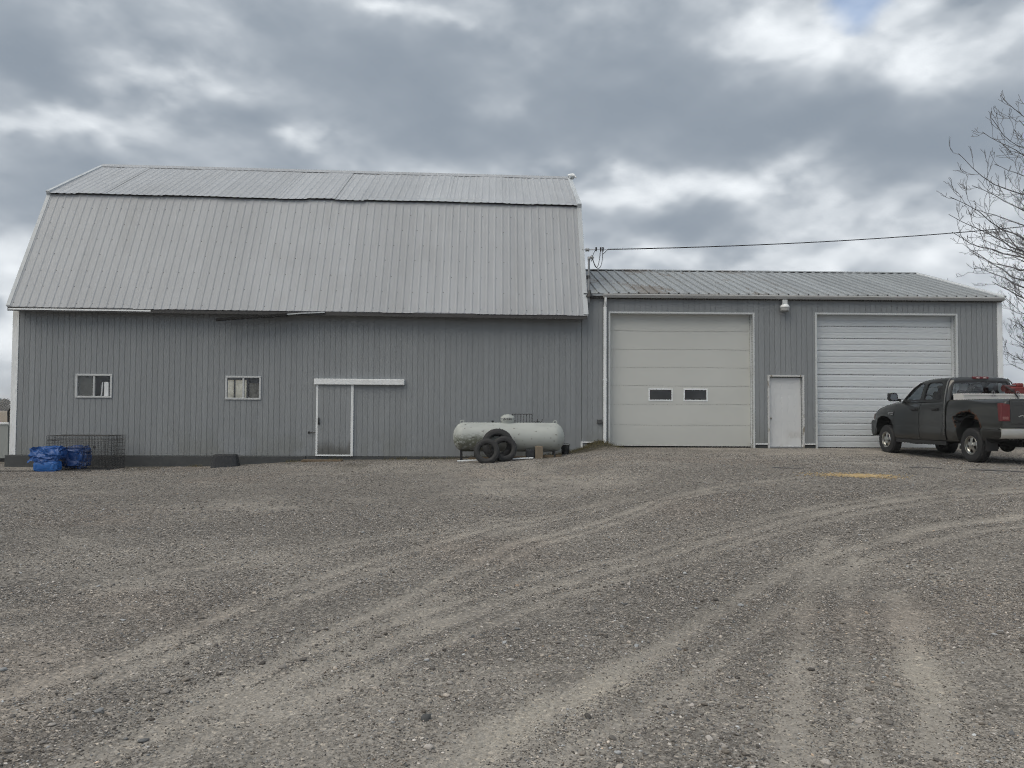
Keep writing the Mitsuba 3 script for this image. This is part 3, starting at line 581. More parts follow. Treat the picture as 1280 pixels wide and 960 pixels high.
# ------------------------------------------------------------------ service mast, power line
labels['service_mast'] = {'label': 'thin metal service mast with wire loops rising beside the barn gable', 'category': 'mast'}
add('service_mast__pipe', tube([(2.86, 23.05, 4.95), (2.86, 23.05, 6.26)], 0.032, 10), STEEL)
add('service_mast__weatherhead', [tube([(2.86, 23.05, 6.24), (2.87, 23.05, 6.33), (2.93, 23.05, 6.36), (2.99, 23.05, 6.29)], [0.04, 0.055, 0.055, 0.045], 10)], STEEL, True)
add('service_mast__boot', xf(lathe([(.12, 0), (.10, .05), (.05, .12), (.036, .2)], 16), tr(2.88, 23.02, 5.12)), BLACK, True)
add('service_mast__clamp', bx(2.79, 2.90, 23.02, 23.09, 5.68, 5.78), BLACK)
def bez(a, b, c, d, n=14): t = np.linspace(0, 1, n)[:, None]; a, b, c, d = map(np.array, (a, b, c, d)); return a*(1-t)**3+3*b*t*(1-t)**2+3*c*t*t*(1-t)+d*t**3
add('service_mast__wire', tube(bez((2.98, 23.05, 6.28), (3.05, 23.05, 5.95), (3.16, 23.05, 5.85), (3.21, 23.05, 6.56)), 0.011, 6), CABLE)
add('service_mast__wire', tube(bez((2.98, 23.05, 6.28), (3.10, 23.0, 5.78), (3.30, 23.0, 5.95), (3.27, 23.05, 6.58)), 0.011, 6), CABLE)
add('service_mast__wire', tube(bez((2.97, 23.05, 6.30), (2.90, 23.05, 6.0), (2.96, 23.05, 6.5), (3.10, 23.05, 6.60)), 0.010, 6), CABLE)
add('service_mast__insulator', [xf(lathe([(0, -.06), (.05, -.055), (.055, -.02), (.03, 0), (.055, .02), (.05, .055), (0, .06)], 14), tr(2.82, 23.1, 6.57)@rot([0, 1, 0], 90))], STEEL, True)
for ax in (3.08, 3.22, 3.29): add('service_mast__connector', tube([(ax, 23.05, 6.52), (ax, 23.05, 6.64)], [0.02, 0.028], 8), DSTEEL)
add('service_mast__rod', tube([(2.66, 23.1, 6.57), (3.14, 23.06, 6.57)], 0.012, 6), STEEL)
def sagline(a, b, s, n=40): t = np.linspace(0, 1, n)[:, None]; p = np.array(a)*(1-t)+np.array(b)*t; p[:, 2] -= s*4*t[:, 0]*(1-t[:, 0]); return p
pl = sagline((3.44, 23.05, 6.58), (27.0, 29.6, 9.85), 0.30)
tag(add('power_line', [tube(pl, 0.017, 6), tube(np.vstack([[(3.14, 23.06, 6.57)], [(3.3, 23.05, 6.57)], pl[:1]]), 0.006, 5), tube([(3.27, 23.05, 6.42), (3.36, 23.05, 6.50), pl[0]], 0.010, 5)], CABLE), 'dark overhead power line running from the barn gable to the right', 'power line')

# ------------------------------------------------------------------ pickup truck (local: u forward, v left, w up; rear axle at u = 0)
TF = np.array([-0.0237, 0.9997, 0]); TR = np.array([0.9997, 0.0237, 0]); TP = np.array([11.38, 18.15, 0.497])+TR*1.0
TM = np.eye(4); TM[:3, 0] = TF; TM[:3, 1] = -TR; TM[:3, 2] = [0, 0, 1]; TM[:3, 3] = TP
labels['pickup_truck'] = {'label': 'dark grey four door pickup truck with a rusted rear wheel arch, parked nose to garage', 'category': 'truck'}
PK = 'pickup_truck__'
def tadd(name, m, mat, smooth=False, **k): 
    if isinstance(m, list): m = cat(m)
    if hasattr(m, 'to_mesh'): m = man(m)
    return add(PK+name, xf(m, TM), mat, smooth, **k)
def prism_uw(pts, v0, v1):
    c = m3.CrossSection([np.asarray(pts, float)]) if Polygon(pts).exterior.is_ccw else m3.CrossSection([np.asarray(pts, float)[::-1]])
    return m3.Manifold.extrude(c, v1-v0).rotate((90, 0, 0)).translate((0, v1, 0))
def prism_vw(pts, u0, u1):
    c = m3.CrossSection([np.asarray(pts, float)]) if Polygon(pts).exterior.is_ccw else m3.CrossSection([np.asarray(pts, float)[::-1]])
    m = m3.Manifold.extrude(c, u1-u0)            # (v,w,ext) -> (u=ext, v, w)
    return m.transform(np.array([[0, 0, 1, u0], [1, 0, 0, 0], [0, 1, 0, 0]], float))
# body loft
RE = .30
st = [(-1.44+RE, .965, 1.46, .60), (-1.38+RE, .985, 1.505, .58), (-1.1+RE, .998, 1.51, .55), (-.55, 1.02, 1.51, .50), (0, 1.03, 1.51, .50), (.55, 1.02, 1.51, .46), (.90, 1.0, 1.51, .44), (1.6, 1.0, 1.49, .42), (2.4, 1.0, 1.48, .42), (2.95, 1.0, 1.475, .42),
      (3.2, 1.0, 1.47, .42), (3.5, 1.01, 1.45, .44), (3.85, 1.02, 1.40, .50), (4.15, 1.01, 1.33, .55), (4.38, .975, 1.24, .58), (4.52, .90, 1.15, .62), (4.60, .80, 1.05, .66)]
def section(u, W, H, B):
    hood = u > 3.0
    half = [(W-.16, B-.02), (W-.05, B+.05), (W-.015, B+.16), (W+.006, .775), (W-.014, .806), (W-.004, .90), (W+.004, 1.0), (W-.008, 1.14 if H > 1.25 else H-.12), (W-.024, H-.22 if H > 1.34 else H-.09), (W-.048, H-.115 if H > 1.34 else H-.055), (W-.078, H-.048 if H > 1.34 else H-.03), (W-.118, H-.012), (W-.17, H)]
    crown = H+(0.035+0.09*min(1, (u-3.0)/1.0) if hood else 0.0)
    half += [(W*.55, H+(crown-H)*.8), (0.0001, crown)]
    h = np.array(half); l = h[::-1]*[-1, 1]
    return np.vstack([h, l[1:]])
secs = np.array([[(u, v, w) for v, w in section(u, W, H, B)] for u, W, H, B in st])
def loft(secs):
    S, N = secs.shape[:2]; i = np.arange(S*N).reshape(S, N); a = i[:-1]; b = i[1:]
    q = np.stack([a, np.roll(a, -1, 1), np.roll(b, -1, 1), b], -1).reshape(-1, 4)
    f = np.vstack([q[:, [0, 1, 2]], q[:, [0, 2, 3]]]); v = secs.reshape(-1, 3)
    c0, c1 = len(v), len(v)+1; v = np.vstack([v, secs[0].mean(0), secs[-1].mean(0)]); j = np.arange(N); jn = (j+1) % N
    f = np.vstack([f, np.stack([np.full(N, c0), jn, j], 1), np.stack([np.full(N, c1), i[-1, j], i[-1, jn]], 1)])
    m = trimesh.Trimesh(v, f, process=False)
    if m.volume < 0: m.invert()
    return m3.Manifold(m3.Mesh(np.asarray(m.vertices, np.float32), np.asarray(m.faces, np.uint32)))
body = loft(secs)
body -= mbox(-1.36+RE, 0.86, -.84, .84, .96, 2.2)                 # bed
body -= mbox(0.88, 0.955, -1.2, 1.2, .50, 2.0)                   # gap between bed and cab
body -= mbox(1.02, 2.95, -.90, .90, .75, 2.0)                    # cab interior
body -= mbox(2.95, 3.12, -.84, .84, 1.2, 2.0)
body -= prism_vw([(-.80, .98), (.80, .98), (.80, 1.46), (-.80, 1.46)], -1.6+RE, -1.38+RE)
fa = [(4.27, .35), (4.26, .80), (4.17, .98), (4.0, 1.075), (3.80, 1.095), (3.58, 1.06), (3.42, .96), (3.33, .80), (3.30, .35)]
ra = [(-.47, .35), (-.46, .83), (-.40, 1.0), (-.30, 1.12), (-.20, 1.165), (-.10, 1.185), (-.06, 1.235), (-.01, 1.20), (.06, 1.215), (.14, 1.19), (.22, 1.20), (.30, 1.165), (.38, 1.16), (.45, 1.10), (.56, 1.09), (.54, 1.0), (.50, .99), (.52, .93), (.47, .90), (.45, .80), (.44, .35)]
ra_r = [(-.47, .35), (-.46, .83), (-.38, 1.0), (-.2, 1.11), (0, 1.13), (.2, 1.11), (.38, 1.0), (.46, .83), (.47, .35)]
for c, sgn in ((ra, 1), (ra_r, -1)):
    body -= prism_uw(c, .62, 1.3) if sgn > 0 else prism_uw(c, -1.3, -.62)
body -= prism_uw(fa, .62, 1.3); body -= prism_uw(fa, -1.3, -.62)
# doors: cut out, then put back 6 mm smaller
DR = [[(3.29, .50), (3.29, 1.20), (3.20, 1.60), (2.09, 1.60), (2.09, .50)], [(2.07, .50), (2.07, 1.60), (1.03, 1.60), (1.03, .95), (1.16, .50)]]
doors = []
for d in DR:
    P_ = Polygon(d); o = list(P_.buffer(.007, join_style=2).exterior.coords)[:-1]; i_ = list(P_.buffer(-.003, join_style=2).exterior.coords)[:-1]
    for s in (1, -1):
        v0, v1 = (.905, 1.3) if s > 0 else (-1.3, -.905)
        doors.append((s, body ^ prism_uw(i_, v0, v1))); body -= prism_uw(o, v0, v1)
tadd('body', body, TRUCK, 40)
for s, d in doors: tadd('door', d, TRUCK, 40)
dk = [f'{PK}door', f'{PK}door_001', f'{PK}door_002', f'{PK}door_003']
for key, (s, u) in zip(dk, ((1, 2.30), (-1, 2.30), (1, 1.38), (-1, 1.38))):
    add(key+'__handle', xf(cat([bx(u-.11, u+.11, s*1.02-.018, s*1.02+.018, 1.255, 1.295, .008), bx(u-.13, u+.13, s*.995-.01, s*.995+.01, 1.235, 1.31, .006)]), TM), BLACK)
# belt moulding / shut line highlight
for s in (1, -1): tadd('body_moulding', [bx(-.42+.0, -1.36, s*1.0, s*1.02, .79, .805)] if 0 else [bx(-1.36+RE, -.50, s*1.012-.008, s*1.012+.008, .80, .822, .004)], TRUCK)
# cab shell
def hullcab(o):
    pts = []
    for w, uf, ur, v, b in ((1.46, 3.17, .97, .93, .10), (1.62, 2.96, .985, .90, .11), (1.82, 2.72, .99, .85, .11), (1.98, 2.44, 1.0, .79, .10), (2.045, 2.22, 1.01, .745, .08), (2.085, 1.95, 1.05, .64, .05), (2.10, 1.65, 1.15, .40, .03)):
        w2 = w-o if w > 1.47 else w-.02
        for sg in (1, -1):
            pts += [(uf-o, sg*(v-.16-o), w2), (uf-.07-o, sg*(v-.03-o), w2), (uf-.14-o, sg*(v-o), w2), (ur+o, sg*(v-.10-o), w2), (ur+.035+o, sg*(v-.02-o), w2), (ur+.08+o, sg*(v-o), w2)]
        pts += [(uf+b-o, 0, w2), (ur+o, 0, w2)]
    return hull(pts)
outer, inner = hullcab(0), hullcab(.05)
WF = [(2.80, 1.505), (2.10, 1.505), (2.06, 1.93), (2.20, 1.985), (2.36, 1.965), (2.60, 1.80), (2.86, 1.56)]
WB = [(1.99, 1.505), (1.24, 1.505), (1.20, 1.62), (1.27, 1.93), (1.36, 1.985), (1.85, 1.985), (1.96, 1.93)]
WR = [(-.83, 1.54), (-.80, 1.50), (.80, 1.50), (.83, 1.54), (.755, 1.90), (.68, 1.985), (0, 2.01), (-.68, 1.985), (-.755, 1.90)]
WS = [(-.82, 1.52), (.82, 1.52), (.69, 1.94), (.6, 1.985), (-.6, 1.985), (-.69, 1.94)]
wins = [prism_uw(WF, .5, 1.3), prism_uw(WF, -1.3, -.5), prism_uw(WB, .5, 1.3), prism_uw(WB, -1.3, -.5), prism_vw(WR, .7, 1.2), prism_vw(WS, 2.15, 3.5)]
shell = outer-inner
for w_ in wins: shell -= w_
shell -= mbox(0, 4, -2, 2, 1.0, 1.462)
tadd('cab', shell, TRUCK, 35)
for i, w_ in enumerate(wins):
    g = (hullcab(.016)-hullcab(.020)) ^ w_
    nm = 'window' if i < 4 else ('rear_window' if i == 4 else 'windshield')
    g = man(g); keep = np.einsum('ij,ij->i', g.face_normals, g.triangles_center-np.array([1.9, 0, 1.45])) > .12
    tadd(nm, trimesh.Trimesh(g.vertices, g.faces[keep], process=False), 'm_tint', 25)
frm = [w_ for w_ in wins[:5]]
for i, (poly, fn_) in enumerate(((WF, prism_uw), (WF, prism_uw), (WB, prism_uw), (WB, prism_uw))):
    o = list(Polygon(poly).buffer(.012).exterior.coords)[:-1]; q = list(Polygon(poly).buffer(-.022).exterior.coords)[:-1]
    a, b = ((.5, 1.3), (-1.3, -.5))[i % 2]
    tadd('window_seal', (hullcab(-.002)-hullcab(.022)) ^ (prism_uw(o, a, b)-prism_uw(q, a, b)), BLACK)
o = list(Polygon(WR).buffer(.012).exterior.coords)[:-1]; q = list(Polygon(WR).buffer(-.035).exterior.coords)[:-1]
tadd('window_seal', (hullcab(-.002)-hullcab(.024)) ^ (prism_vw(o, .7, 1.2)-prism_vw(q, .7, 1.2)), BLACK)
for sg in (1, -1): tadd('cab_edge_highlight', tube([(.985, sg*.985, .62), (.965, sg*.995, .85), (.965, sg*.995, 1.25), (.985, sg*.972, 1.45), (1.0, sg*.955, 1.52), (1.02, sg*.91, 1.74), (1.05, sg*.83, 1.97), (1.08, sg*.745, 2.06)], .016, 8), plain('m_cab_edge_highlight', (.13, .135, .135), .3, metallic=.4) if sg > 0 else 'm_cab_edge_highlight', True)  # added tube, lighter than the paint: the edge's sky highlight put into colour
# third brake light
tadd('brake_light', [bx(.985, 1.08, -.20, .20, 2.045, 2.105, .012)], REDLENS)
plain('m_clear_lens', (.5, .42, .42), .2)
for q in (-.13, .05): tadd('brake_light_lens', bx(.972, .99, q, q+.08, 2.06, 2.085, .004), 'm_clear_lens')
# interior
for s in (1, -1):
    tadd('seat', [bx(2.0, 2.5, s*.45-.26, s*.45+.26, 1.05, 1.25, .05), xf(bx(-.07, .07, -.25, .25, 0, .55, .04), tr(1.98, s*.45, 1.2)@rot([0, 1, 0], -12)), xf(bx(-.05, .05, -.13, .13, 0, .16, .03), tr(1.86, s*.45, 1.72)@rot([0, 1, 0], -8))], SEAT)
tadd('seat', [bx(1.10, 1.5, -.75, .75, 1.0, 1.2, .05), bx(1.08, 1.2, -.72, .72, 1.15, 1.62, .04), bx(1.08, 1.16, .3, .55, 1.62, 1.76, .03), bx(1.08, 1.16, -.55, -.3, 1.62, 1.76, .03)], SEAT)
tadd('dashboard', hull([(u, v, w) for v in (-.84, .84) for u, w in ((2.80, 1.15), (2.80, 1.44), (2.92, 1.52), (3.10, 1.50), (3.10, 1.15))]), SEAT)
tor = trimesh.creation.torus(.19, .016, major_sections=32, minor_sections=8)
tadd('steering_wheel', [xf(tor, tr(2.66, .42, 1.50)@rot([0, 1, 0], 62)), xf(bx(-.19, .19, -.02, .02, -.012, .012), tr(2.66, .42, 1.50)@rot([0, 1, 0], 62)@rot([0, 0, 1], 90)), tube([(2.66, .42, 1.50), (2.85, .42, 1.40)], .03, 8)], BLACK, 40)
tadd('cab_floor', bx(1.0, 3.1, -.89, .89, .76, .80), SEAT)
tadd('rear_view_mirror', bx(2.62, 2.65, -.12, .12, 1.86, 1.93, .01), BLACK)
# mirrors
for s in (1, -1):
    tadd('mirror', [hull([(u, s*v, w) for u in (2.93, 3.06) for v, w in ((1.06, 1.50), (1.09, 1.70), (1.15, 1.735), (1.30, 1.72), (1.315, 1.56), (1.26, 1.50))]+[(3.12, s*1.12, 1.56), (3.12, s*1.24, 1.66)]), hull([(u, s*v, w) for u in (2.97, 3.06) for v, w in ((.96, 1.49), (.96, 1.56), (1.12, 1.53), (1.12, 1.58))])], BLACK, 30)
    mk = f'{PK}mirror' if s > 0 else f'{PK}mirror_001'
    add(mk+'__glass', xf(trimesh.Trimesh([(2.927, s*v, w) for v, w in ((1.09, 1.53), (1.11, 1.69), (1.16, 1.71), (1.28, 1.70), (1.29, 1.57), (1.25, 1.525))], [[0, 1, 2], [0, 2, 3], [0, 3, 4], [0, 4, 5]], process=False), TM), plain('m_mirror', (.75, .77, .8), .05, metallic=1.0) if s > 0 else 'm_mirror')
# tail lights, tailgate, bumper
for s in (1, -1):
    tl = hull([(u, s*v, w) for u, v, w in ((-1.455, .995, 1.00), (-1.455, .80, 1.00), (-1.455, .80, 1.37), (-1.455, .985, 1.41), (-1.36, 1.004, 1.00), (-1.33, 1.004, 1.40), (-1.44, 1.012, 1.0), (-1.44, 1.005, 1.41))])
    tadd('tail_light', tl.translate((RE, 0, 0)), REDLENS, 30)
    k = f'{PK}tail_light' if s > 0 else f'{PK}tail_light_001'
    add(k+'__reverse_lamp', xf(xf(bx(-1.461, -1.44, min(s*.83, s*.97), max(s*.83, s*.97), 1.03, 1.10, .008), tr(RE, 0, 0)), TM), plain('m_reverse', (.24, .10, .095), .2) if s > 0 else 'm_reverse')
tadd('tailgate', [bx(-1.452+RE, -1.38+RE, -.785, .785, .93, 1.50, .012), bx(-1.458+RE, -1.44+RE, -.74, .74, 1.36, 1.45, .006)], TRUCK)
k = PK+'tailgate'
add(k+'__handle', xf(bx(-1.475+RE, -1.45+RE, -.14, .14, 1.29, 1.36, .006), TM), BLACK)
em = [hull([(-1.457+RE, v, w) for v, w in a]+[(-1.463+RE, v, w) for v, w in a]) for a in ([(.62, 1.10), (.52, 1.145), (.505, 1.135), (.60, 1.09)], [(.53, 1.14), (.40, 1.13), (.40, 1.12), (.52, 1.125)], [(.50, 1.10), (.44, 1.105), (.44, 1.095), (.50, 1.09)], [(.42, 1.105), (.36, 1.105), (.36, 1.095), (.42, 1.092)])]
add(k+'__emblem', xf(cat([man(e) for e in em]), TM), CHROME, label='small chrome emblem')
bp = []
for v in np.linspace(-1.0, 1.0, 15):
    bow = .10*(1-(abs(v)/1.0)**3); e = .05*max(0, (abs(v)-.8)/.2)**2
    bp.append([(-1.44+RE-bow+e, v, .845), (-1.50+RE-bow+e, v, .825), (-1.515+RE-bow+e, v, .70), (-1.50+RE-bow+e, v, .615), (-1.44+RE-bow+e, v, .60)])
bp = np.array(bp); tadd('rear_bumper', [slab(bp, bp+[.03, 0, 0])], DULLCHROME, 40)
tadd('bumper_step', bx(-1.60+RE, -1.40+RE, -.55, .55, .846, .856), BLACK)
tadd('license_plate', bx(-1.632+RE, -1.622+RE, -.16, .16, .66, .80), plain('m_plate', (.4, .38, .30), .5))
# front end
fb = []
for v in np.linspace(-.98, .98, 13):
    bow = .16*(1-(abs(v)/.98)**2.5)
    fb.append([(4.48+bow, v, .96), (4.55+bow, v, .93), (4.56+bow, v, .66), (4.50+bow, v, .52), (4.42+bow, v, .52)])
fb = np.array(fb); tadd('front_bumper', [slab(fb, fb-[.06, 0, 0]), bx(4.27, 4.50, .93, 1.0, .54, .95, .03), bx(4.27, 4.50, -1.0, -.93, .54, .95, .03)], TRUCK, 40)
tadd('grille', bx(4.56, 4.64, -.5, .5, .98, 1.25, .02), CHROME)
for s in (1, -1): tadd('headlight', hull([(u, s*v, w) for u, v, w in ((4.50, .93, .98), (4.50, .92, 1.12), (4.60, .55, .98), (4.58, .55, 1.18), (4.40, .985, 1.0), (4.38, .98, 1.15))]), 'm_clear_lens')
# fender badge
tadd('fender_badge', [bx(3.28, 3.44, 1.012, 1.020, 1.155, 1.185), bx(3.30, 3.42, 1.012, 1.020, 1.105, 1.135), hull_box] if 0 else [bx(3.32, 3.50, 1.004, 1.022, 1.165, 1.20, .004), bx(3.32, 3.44, 1.004, 1.022, 1.115, 1.148, .004), bx(3.50, 3.56, 1.004, 1.022, 1.13, 1.20, .004)], STEEL)
# rust on the left rear arch
lip = []
ro = np.array(ra[1:-1]); cen = np.array([0, .75])
rs = np.random.default_rng(5)
for a, b in zip(ro[:-1], ro[1:]):
    for t in np.linspace(0, 1, 4)[:-1]:
        q = a+(b-a)*t; r0 = q+(q-cen)/np.linalg.norm(q-cen)*rs.uniform(.006, .035) if q[1] > .86 else q+(q-cen)/np.linalg.norm(q-cen)*.006; lip.append((q, r0))
tp = np.array([[(q[0], .985, q[1]), (r0[0], 1.036 if 1 else 0, r0[1])] for q, r0 in lip])
tadd('rust_edge', slab(tp, tp-[0, .012, 0]), RUST, label='flaking rust round the left rear wheel arch')
inn = np.array([[(q[0]*.98, .80, .75+(q[1]-.75)*.97), (q[0], .99, q[1])] for q, r0 in lip])
tadd('wheel_arch_liner', slab(inn, inn+[0, 0, .01]), BLACK)
tadd('rust_edge', hull([(-.10, .93, 1.04), (-.30, .93, 1.0), (-.28, .93, 1.10), (-.14, .93, 1.13), (-.10, .92, 1.04), (-.30, .92, 1.0), (-.28, .92, 1.10)]), RUST)
for s, c0 in ((1, (0, .62)), (-1, (0, .62)), (1, (3.79, .60)), (-1, (3.79, .60))):
    an = np.linspace(0, np.pi, 14); a = np.array([[(c0[0]+.50*np.cos(t), s*v, c0[1]+.50*np.sin(t)) for v in (.60, .93)] for t in an]); tadd('wheel_arch_liner', slab(a, a+[0, 0, .012]), BLACK)
# chassis
tadd('chassis', [bx(-1.05, 4.3, .38, .50, .42, .62), bx(-1.05, 4.3, -.50, -.38, .42, .62), bx(3.1, 4.3, -.45, .45, .45, .95), bx(2.2, 3.2, -.28, .28, .36, .75, .05), bx(-1.0, 4.2, -.60, .60, .62, .95), bx(1.1, 2.2, -.75, -.4, .40, .75, .04), bx(-1.1, -.95, -.6, .6, .5, .62), bx(2.6, 3.0, .45, .75, .33, .50, .03)], GAP)
tadd('axle', [tube([(0, -.8, .42), (0, .8, .42)], .055, 10), tube([(3.79, -.8, .42), (3.79, .8, .42)], .05, 10), xf(trimesh.creation.icosphere(subdivisions=2, radius=.17), tr(0, .05, .42)), xf(trimesh.creation.icosphere(subdivisions=2, radius=.15), tr(3.79, -.3, .42))], GAP, 40)
tadd('spare_tyre', xf(lathe([(.16, -.08), (.36, -.10), (.39, -.04), (.39, .04), (.36, .10), (.16, .08)], 28), tr(-.62, 0, .50)), RUBBER, 40)
tadd('exhaust_pipe', tube([(1.5, -.62, .45), (-.2, -.72, .48), (-.7, -.85, .46), (-.85, -1.0, .44)], .04, 8), STEEL)
tadd('hitch', [bx(-1.34, -1.0, -.05, .05, .48, .58), hull([(-1.2, v, w) for v, w in ((-.62, .60), (.62, .60), (.10, .36), (-.10, .36))]+[(-1.10, v, w) for v, w in ((-.62, .60), (.62, .60), (.10, .36), (-.10, .36))])], GAP)
for s in (1, -1): tadd('mud_flap', bx(-.60, -.585, min(s*.70, s*.99), max(s*.70, s*.99), .30, .62), BLACK)
for q in (.90, -.95): tadd('sill_skirt', bx(1.0, 3.28, q, q+.05, .36, .46, .01), BLACK)
# wheels
def wheel(u, s):
    k = num(PK+'wheel'); M = TM@tr(u, s*.83, .41)@rot([1, 0, 0], -90*s)
    prof = [(.225, -.12), (.26, -.135), (.34, -.140), (.385, -.128), (.404, -.105), (.41, -.06), (.41, .06), (.404, .105), (.385, .128), (.34, .140), (.26, .135), (.225, .12)]
    add(k+'__tyre', xf(lathe(prof, 48), M), RUBBER, 35)
    lug = []
    for i in range(44):
        for z in (-.075, .0, .075):
            a = (i+(.5 if z == 0 else 0))/44*2*np.pi; b = bx(-.020, .020, -.032, .032, -.008, .008); b.apply_transform(rot([0, 0, 1], math.degrees(a))@tr(.412, 0, z)@rot([0, 1, 0], 90)); lug.append(b)
    add(k+'__tread', xf(cat(lug), M), RUBBER, kind='stuff')
    add(k+'__rim', [xf(lathe([(.228, .118), (.222, .132), (.212, .130), (.205, .10), (.200, .05), (.20, -.1)], 48), M)], CHROME, 30)
    disc = m3.Manifold.revolve(m3.CrossSection([[(.0001, .045), (.202, .045), (.206, .085), (.17, .100), (.10, .112), (.0001, .112)]]), 48)
    for i in range(5):
        a = i/5*2*np.pi+.3
        hp = m3.Manifold.hull_points(np.array([(r*math.cos(a+t), r*math.sin(a+t), z) for r, t in ((.098, -.20), (.098, .20), (.175, -.36), (.175, .36), (.188, 0)) for z in (0, .2)]))
        disc -= hp
    add(k+'__spokes', xf(man(disc), M), CHROME, 30)
    add(k+'__hub_cap', xf(lathe([(0, .150), (.035, .148), (.055, .138), (.062, .108)], 24), M), CHROME, 40)
    add(k+'__brake_drum', xf(lathe([(0, .03), (.16, .03), (.165, -.05), (.0, -.05)], 24), M), DSTEEL)
wheel(0, 1); wheel(0, -1); wheel(3.79, 1); wheel(3.79, -1)
# load in the bed
def bed(key, m, mat, smooth=False): 
    if isinstance(m, list): m = cat(m)
    return add(key, xf(m, TM), mat, smooth)
labels['tool_box'] = {'label': 'long white tool box lying across the load bed behind the cab of the pickup', 'category': 'box'}
bed('tool_box__body', [bx(.47, .86, -.82, .82, 1.25, 1.64, .01)], ALU)
bed('tool_box__lid', [bx(.455, .865, -.825, .825, 1.61, 1.66, .006)], ALU)
for v in (.06, -.56):
    t2 = trimesh.creation.torus(.035, .009, major_sections=20, minor_sections=8)
    bed('tool_box__ring_handle', [xf(t2, tr(.45, v, 1.69)@rot([0, 1, 0], 90)), bx(.445, .46, v-.05, v-.02, 1.60, 1.63), bx(.445, .46, v+.02, v+.05, 1.60, 1.63)], STEEL, 40)
labels['red_machine'] = {'label': 'dark red machine with a black hose sitting on the white tool box', 'category': 'machine'}
bed('red_machine__body', [bx(.52, .80, -.86, -.46, 1.662, 1.84, .03), bx(.54, .76, -.80, -.62, 1.82, 1.93, .03)], REDPAINT)
bed('red_machine__engine', [xf(trimesh.creation.cylinder(.085, .22, sections=20), tr(.66, -.45, 1.80)@rot([1, 0, 0], 90)), bx(.5, .62, -.55, -.40, 1.70, 1.80, .02)], plain('m_dark_red', (.07, .02, .02), .5), 30)
bed('red_machine__cap', bx(.56, .70, -.60, -.50, 1.86, 1.885, .006), STEEL)
bed('red_machine__hose', [tube(bez((.62, -.36, 1.86), (.50, -.34, 1.80), (.42, -.46, 1.74), (.43, -.56, 1.54)), .014, 8)], BLACK)

# ------------------------------------------------------------------ propane tank and what lies round it
labels['propane_tank'] = {'label': 'long weathered white propane tank lying on short legs against the barn', 'category': 'tank'}
tz, ty, r = 0.915, 22.15, 0.415; x0, x1 = -1.155, 2.045
a = np.linspace(0, np.pi/2, 10); el = .30
prof = [(max(r*math.sin(t), 1e-4), x0+el-el*math.cos(t)) for t in a]+[(r, x0+el+.6), (r+.004, x0+el+.601), (r+.004, x0+el+.62), (r, x0+el+.621), (r, x1-el-.7)]+[(max(r*math.cos(t), 1e-4), x1-el+el*math.sin(t)) for t in a]
Mx = tr(0, ty, tz)@rot([0, 1, 0], 90)
add('propane_tank__body', xf(lathe(prof, 56), Mx), TANKM, 40)
dome = lathe([(.0001, .225), (.09, .218), (.155, .19), (.195, .145), (.205, .10), (.19, .055), (.16, .02), (.155, -.03)], 32)
add('propane_tank__dome', xf(dome, tr(.41, ty-.02, tz+r-.012)@np.diag([1.03, .8, 1.12, 1])), TANKM, 50)
add('propane_tank__dome_band', xf(lathe([(.203, .125), (.211, .12), (.211, .105), (.203, .10)], 32), tr(.41, ty-.02, tz+r)@np.diag([1.03, .8, 1, 1])), STEEL)
mk = [xf(meshkit.text_mesh('VIII', .055, .004, True), tr(.30, ty-.185, tz+r+.06)@rot([0, 0, 1], 0)@rot([1, 0, 0], 90)@np.diag([1.0, 1, 1, 1]))] if 0 else []
for dx, h in ((-.10, .07), (-.05, .05), (.0, .055), (.05, .06), (.09, .065)): mk.append(xf(bx(-.011, .011, -.004, .004, -h/2, h/2), tr(.41+dx, ty-.02-.165*math.sqrt(max(0, 1-(dx/.21)**2))+.0, tz+r+.105)@rot([0, 1, 0], 20 if dx < 0 else -14)))
add('propane_tank__dome_mark', mk, DSTEEL, kind='stuff', label='faded dark lettering on the dome')
for lx_ in (-.80, 1.70):
    t2 = trimesh.creation.torus(.05, .014, major_sections=18, minor_sections=6)
    add('propane_tank__lifting_lug', xf(t2, tr(lx_-.1 if lx_ < 0 else lx_+.08, ty, tz+r+.012)@rot([1, 0, 0], 90)), TANKM, 40)
add('propane_tank__valve', [xf(trimesh.creation.cylinder(.03, .06, sections=12), tr(-.02, ty, tz+r+.03))], BLACK)
for lx_ in (-.72, 1.55):
    add('propane_tank__leg', [bx(lx_-.22, lx_+.22, ty-.27, ty-.24, .33, .36), bx(lx_-.22, lx_-.17, ty-.29, ty+.25, .22, tz-.36), bx(lx_+.17, lx_+.22, ty-.29, ty+.25, .22, tz-.36), bx(lx_-.22, lx_+.22, ty-.28, ty+.28, .21, .25)], DSTEEL)
def tyre(key, cx, cy, cz, R, rin, W, tilt, yaw, label):
    prof = [(rin, -W*.38), (rin+.03, -W*.47), ((R+rin)/2, -W*.5), (R-.05, -W*.47), (R-.012, -W*.38), (R, -W*.25), (R-.012, -W*.10), (R-.012, -W*.07), (R, -W*.05), (R, W*.05), (R-.012, W*.07), (R-.012, W*.10), (R, W*.25), (R-.012, W*.38), (R-.05, W*.47), ((R+rin)/2, W*.5), (rin+.03, W*.47), (rin, W*.38), (rin+.02, W*.34), ((R+rin)/2, W*.44), (R-.04, W*.40), (R-.035, -W*.40), ((R+rin)/2, -W*.44), (rin+.02, -W*.34), (rin, -W*.38)]
    k = add(key, xf(lathe(prof, 56), tr(cx, cy, cz)@rot([0, 0, 1], yaw)@rot([1, 0, 0], 90-tilt)), RUBBER, 30)
    tag(k, label, 'tyre', 'old tyres leaning on the propane tank')
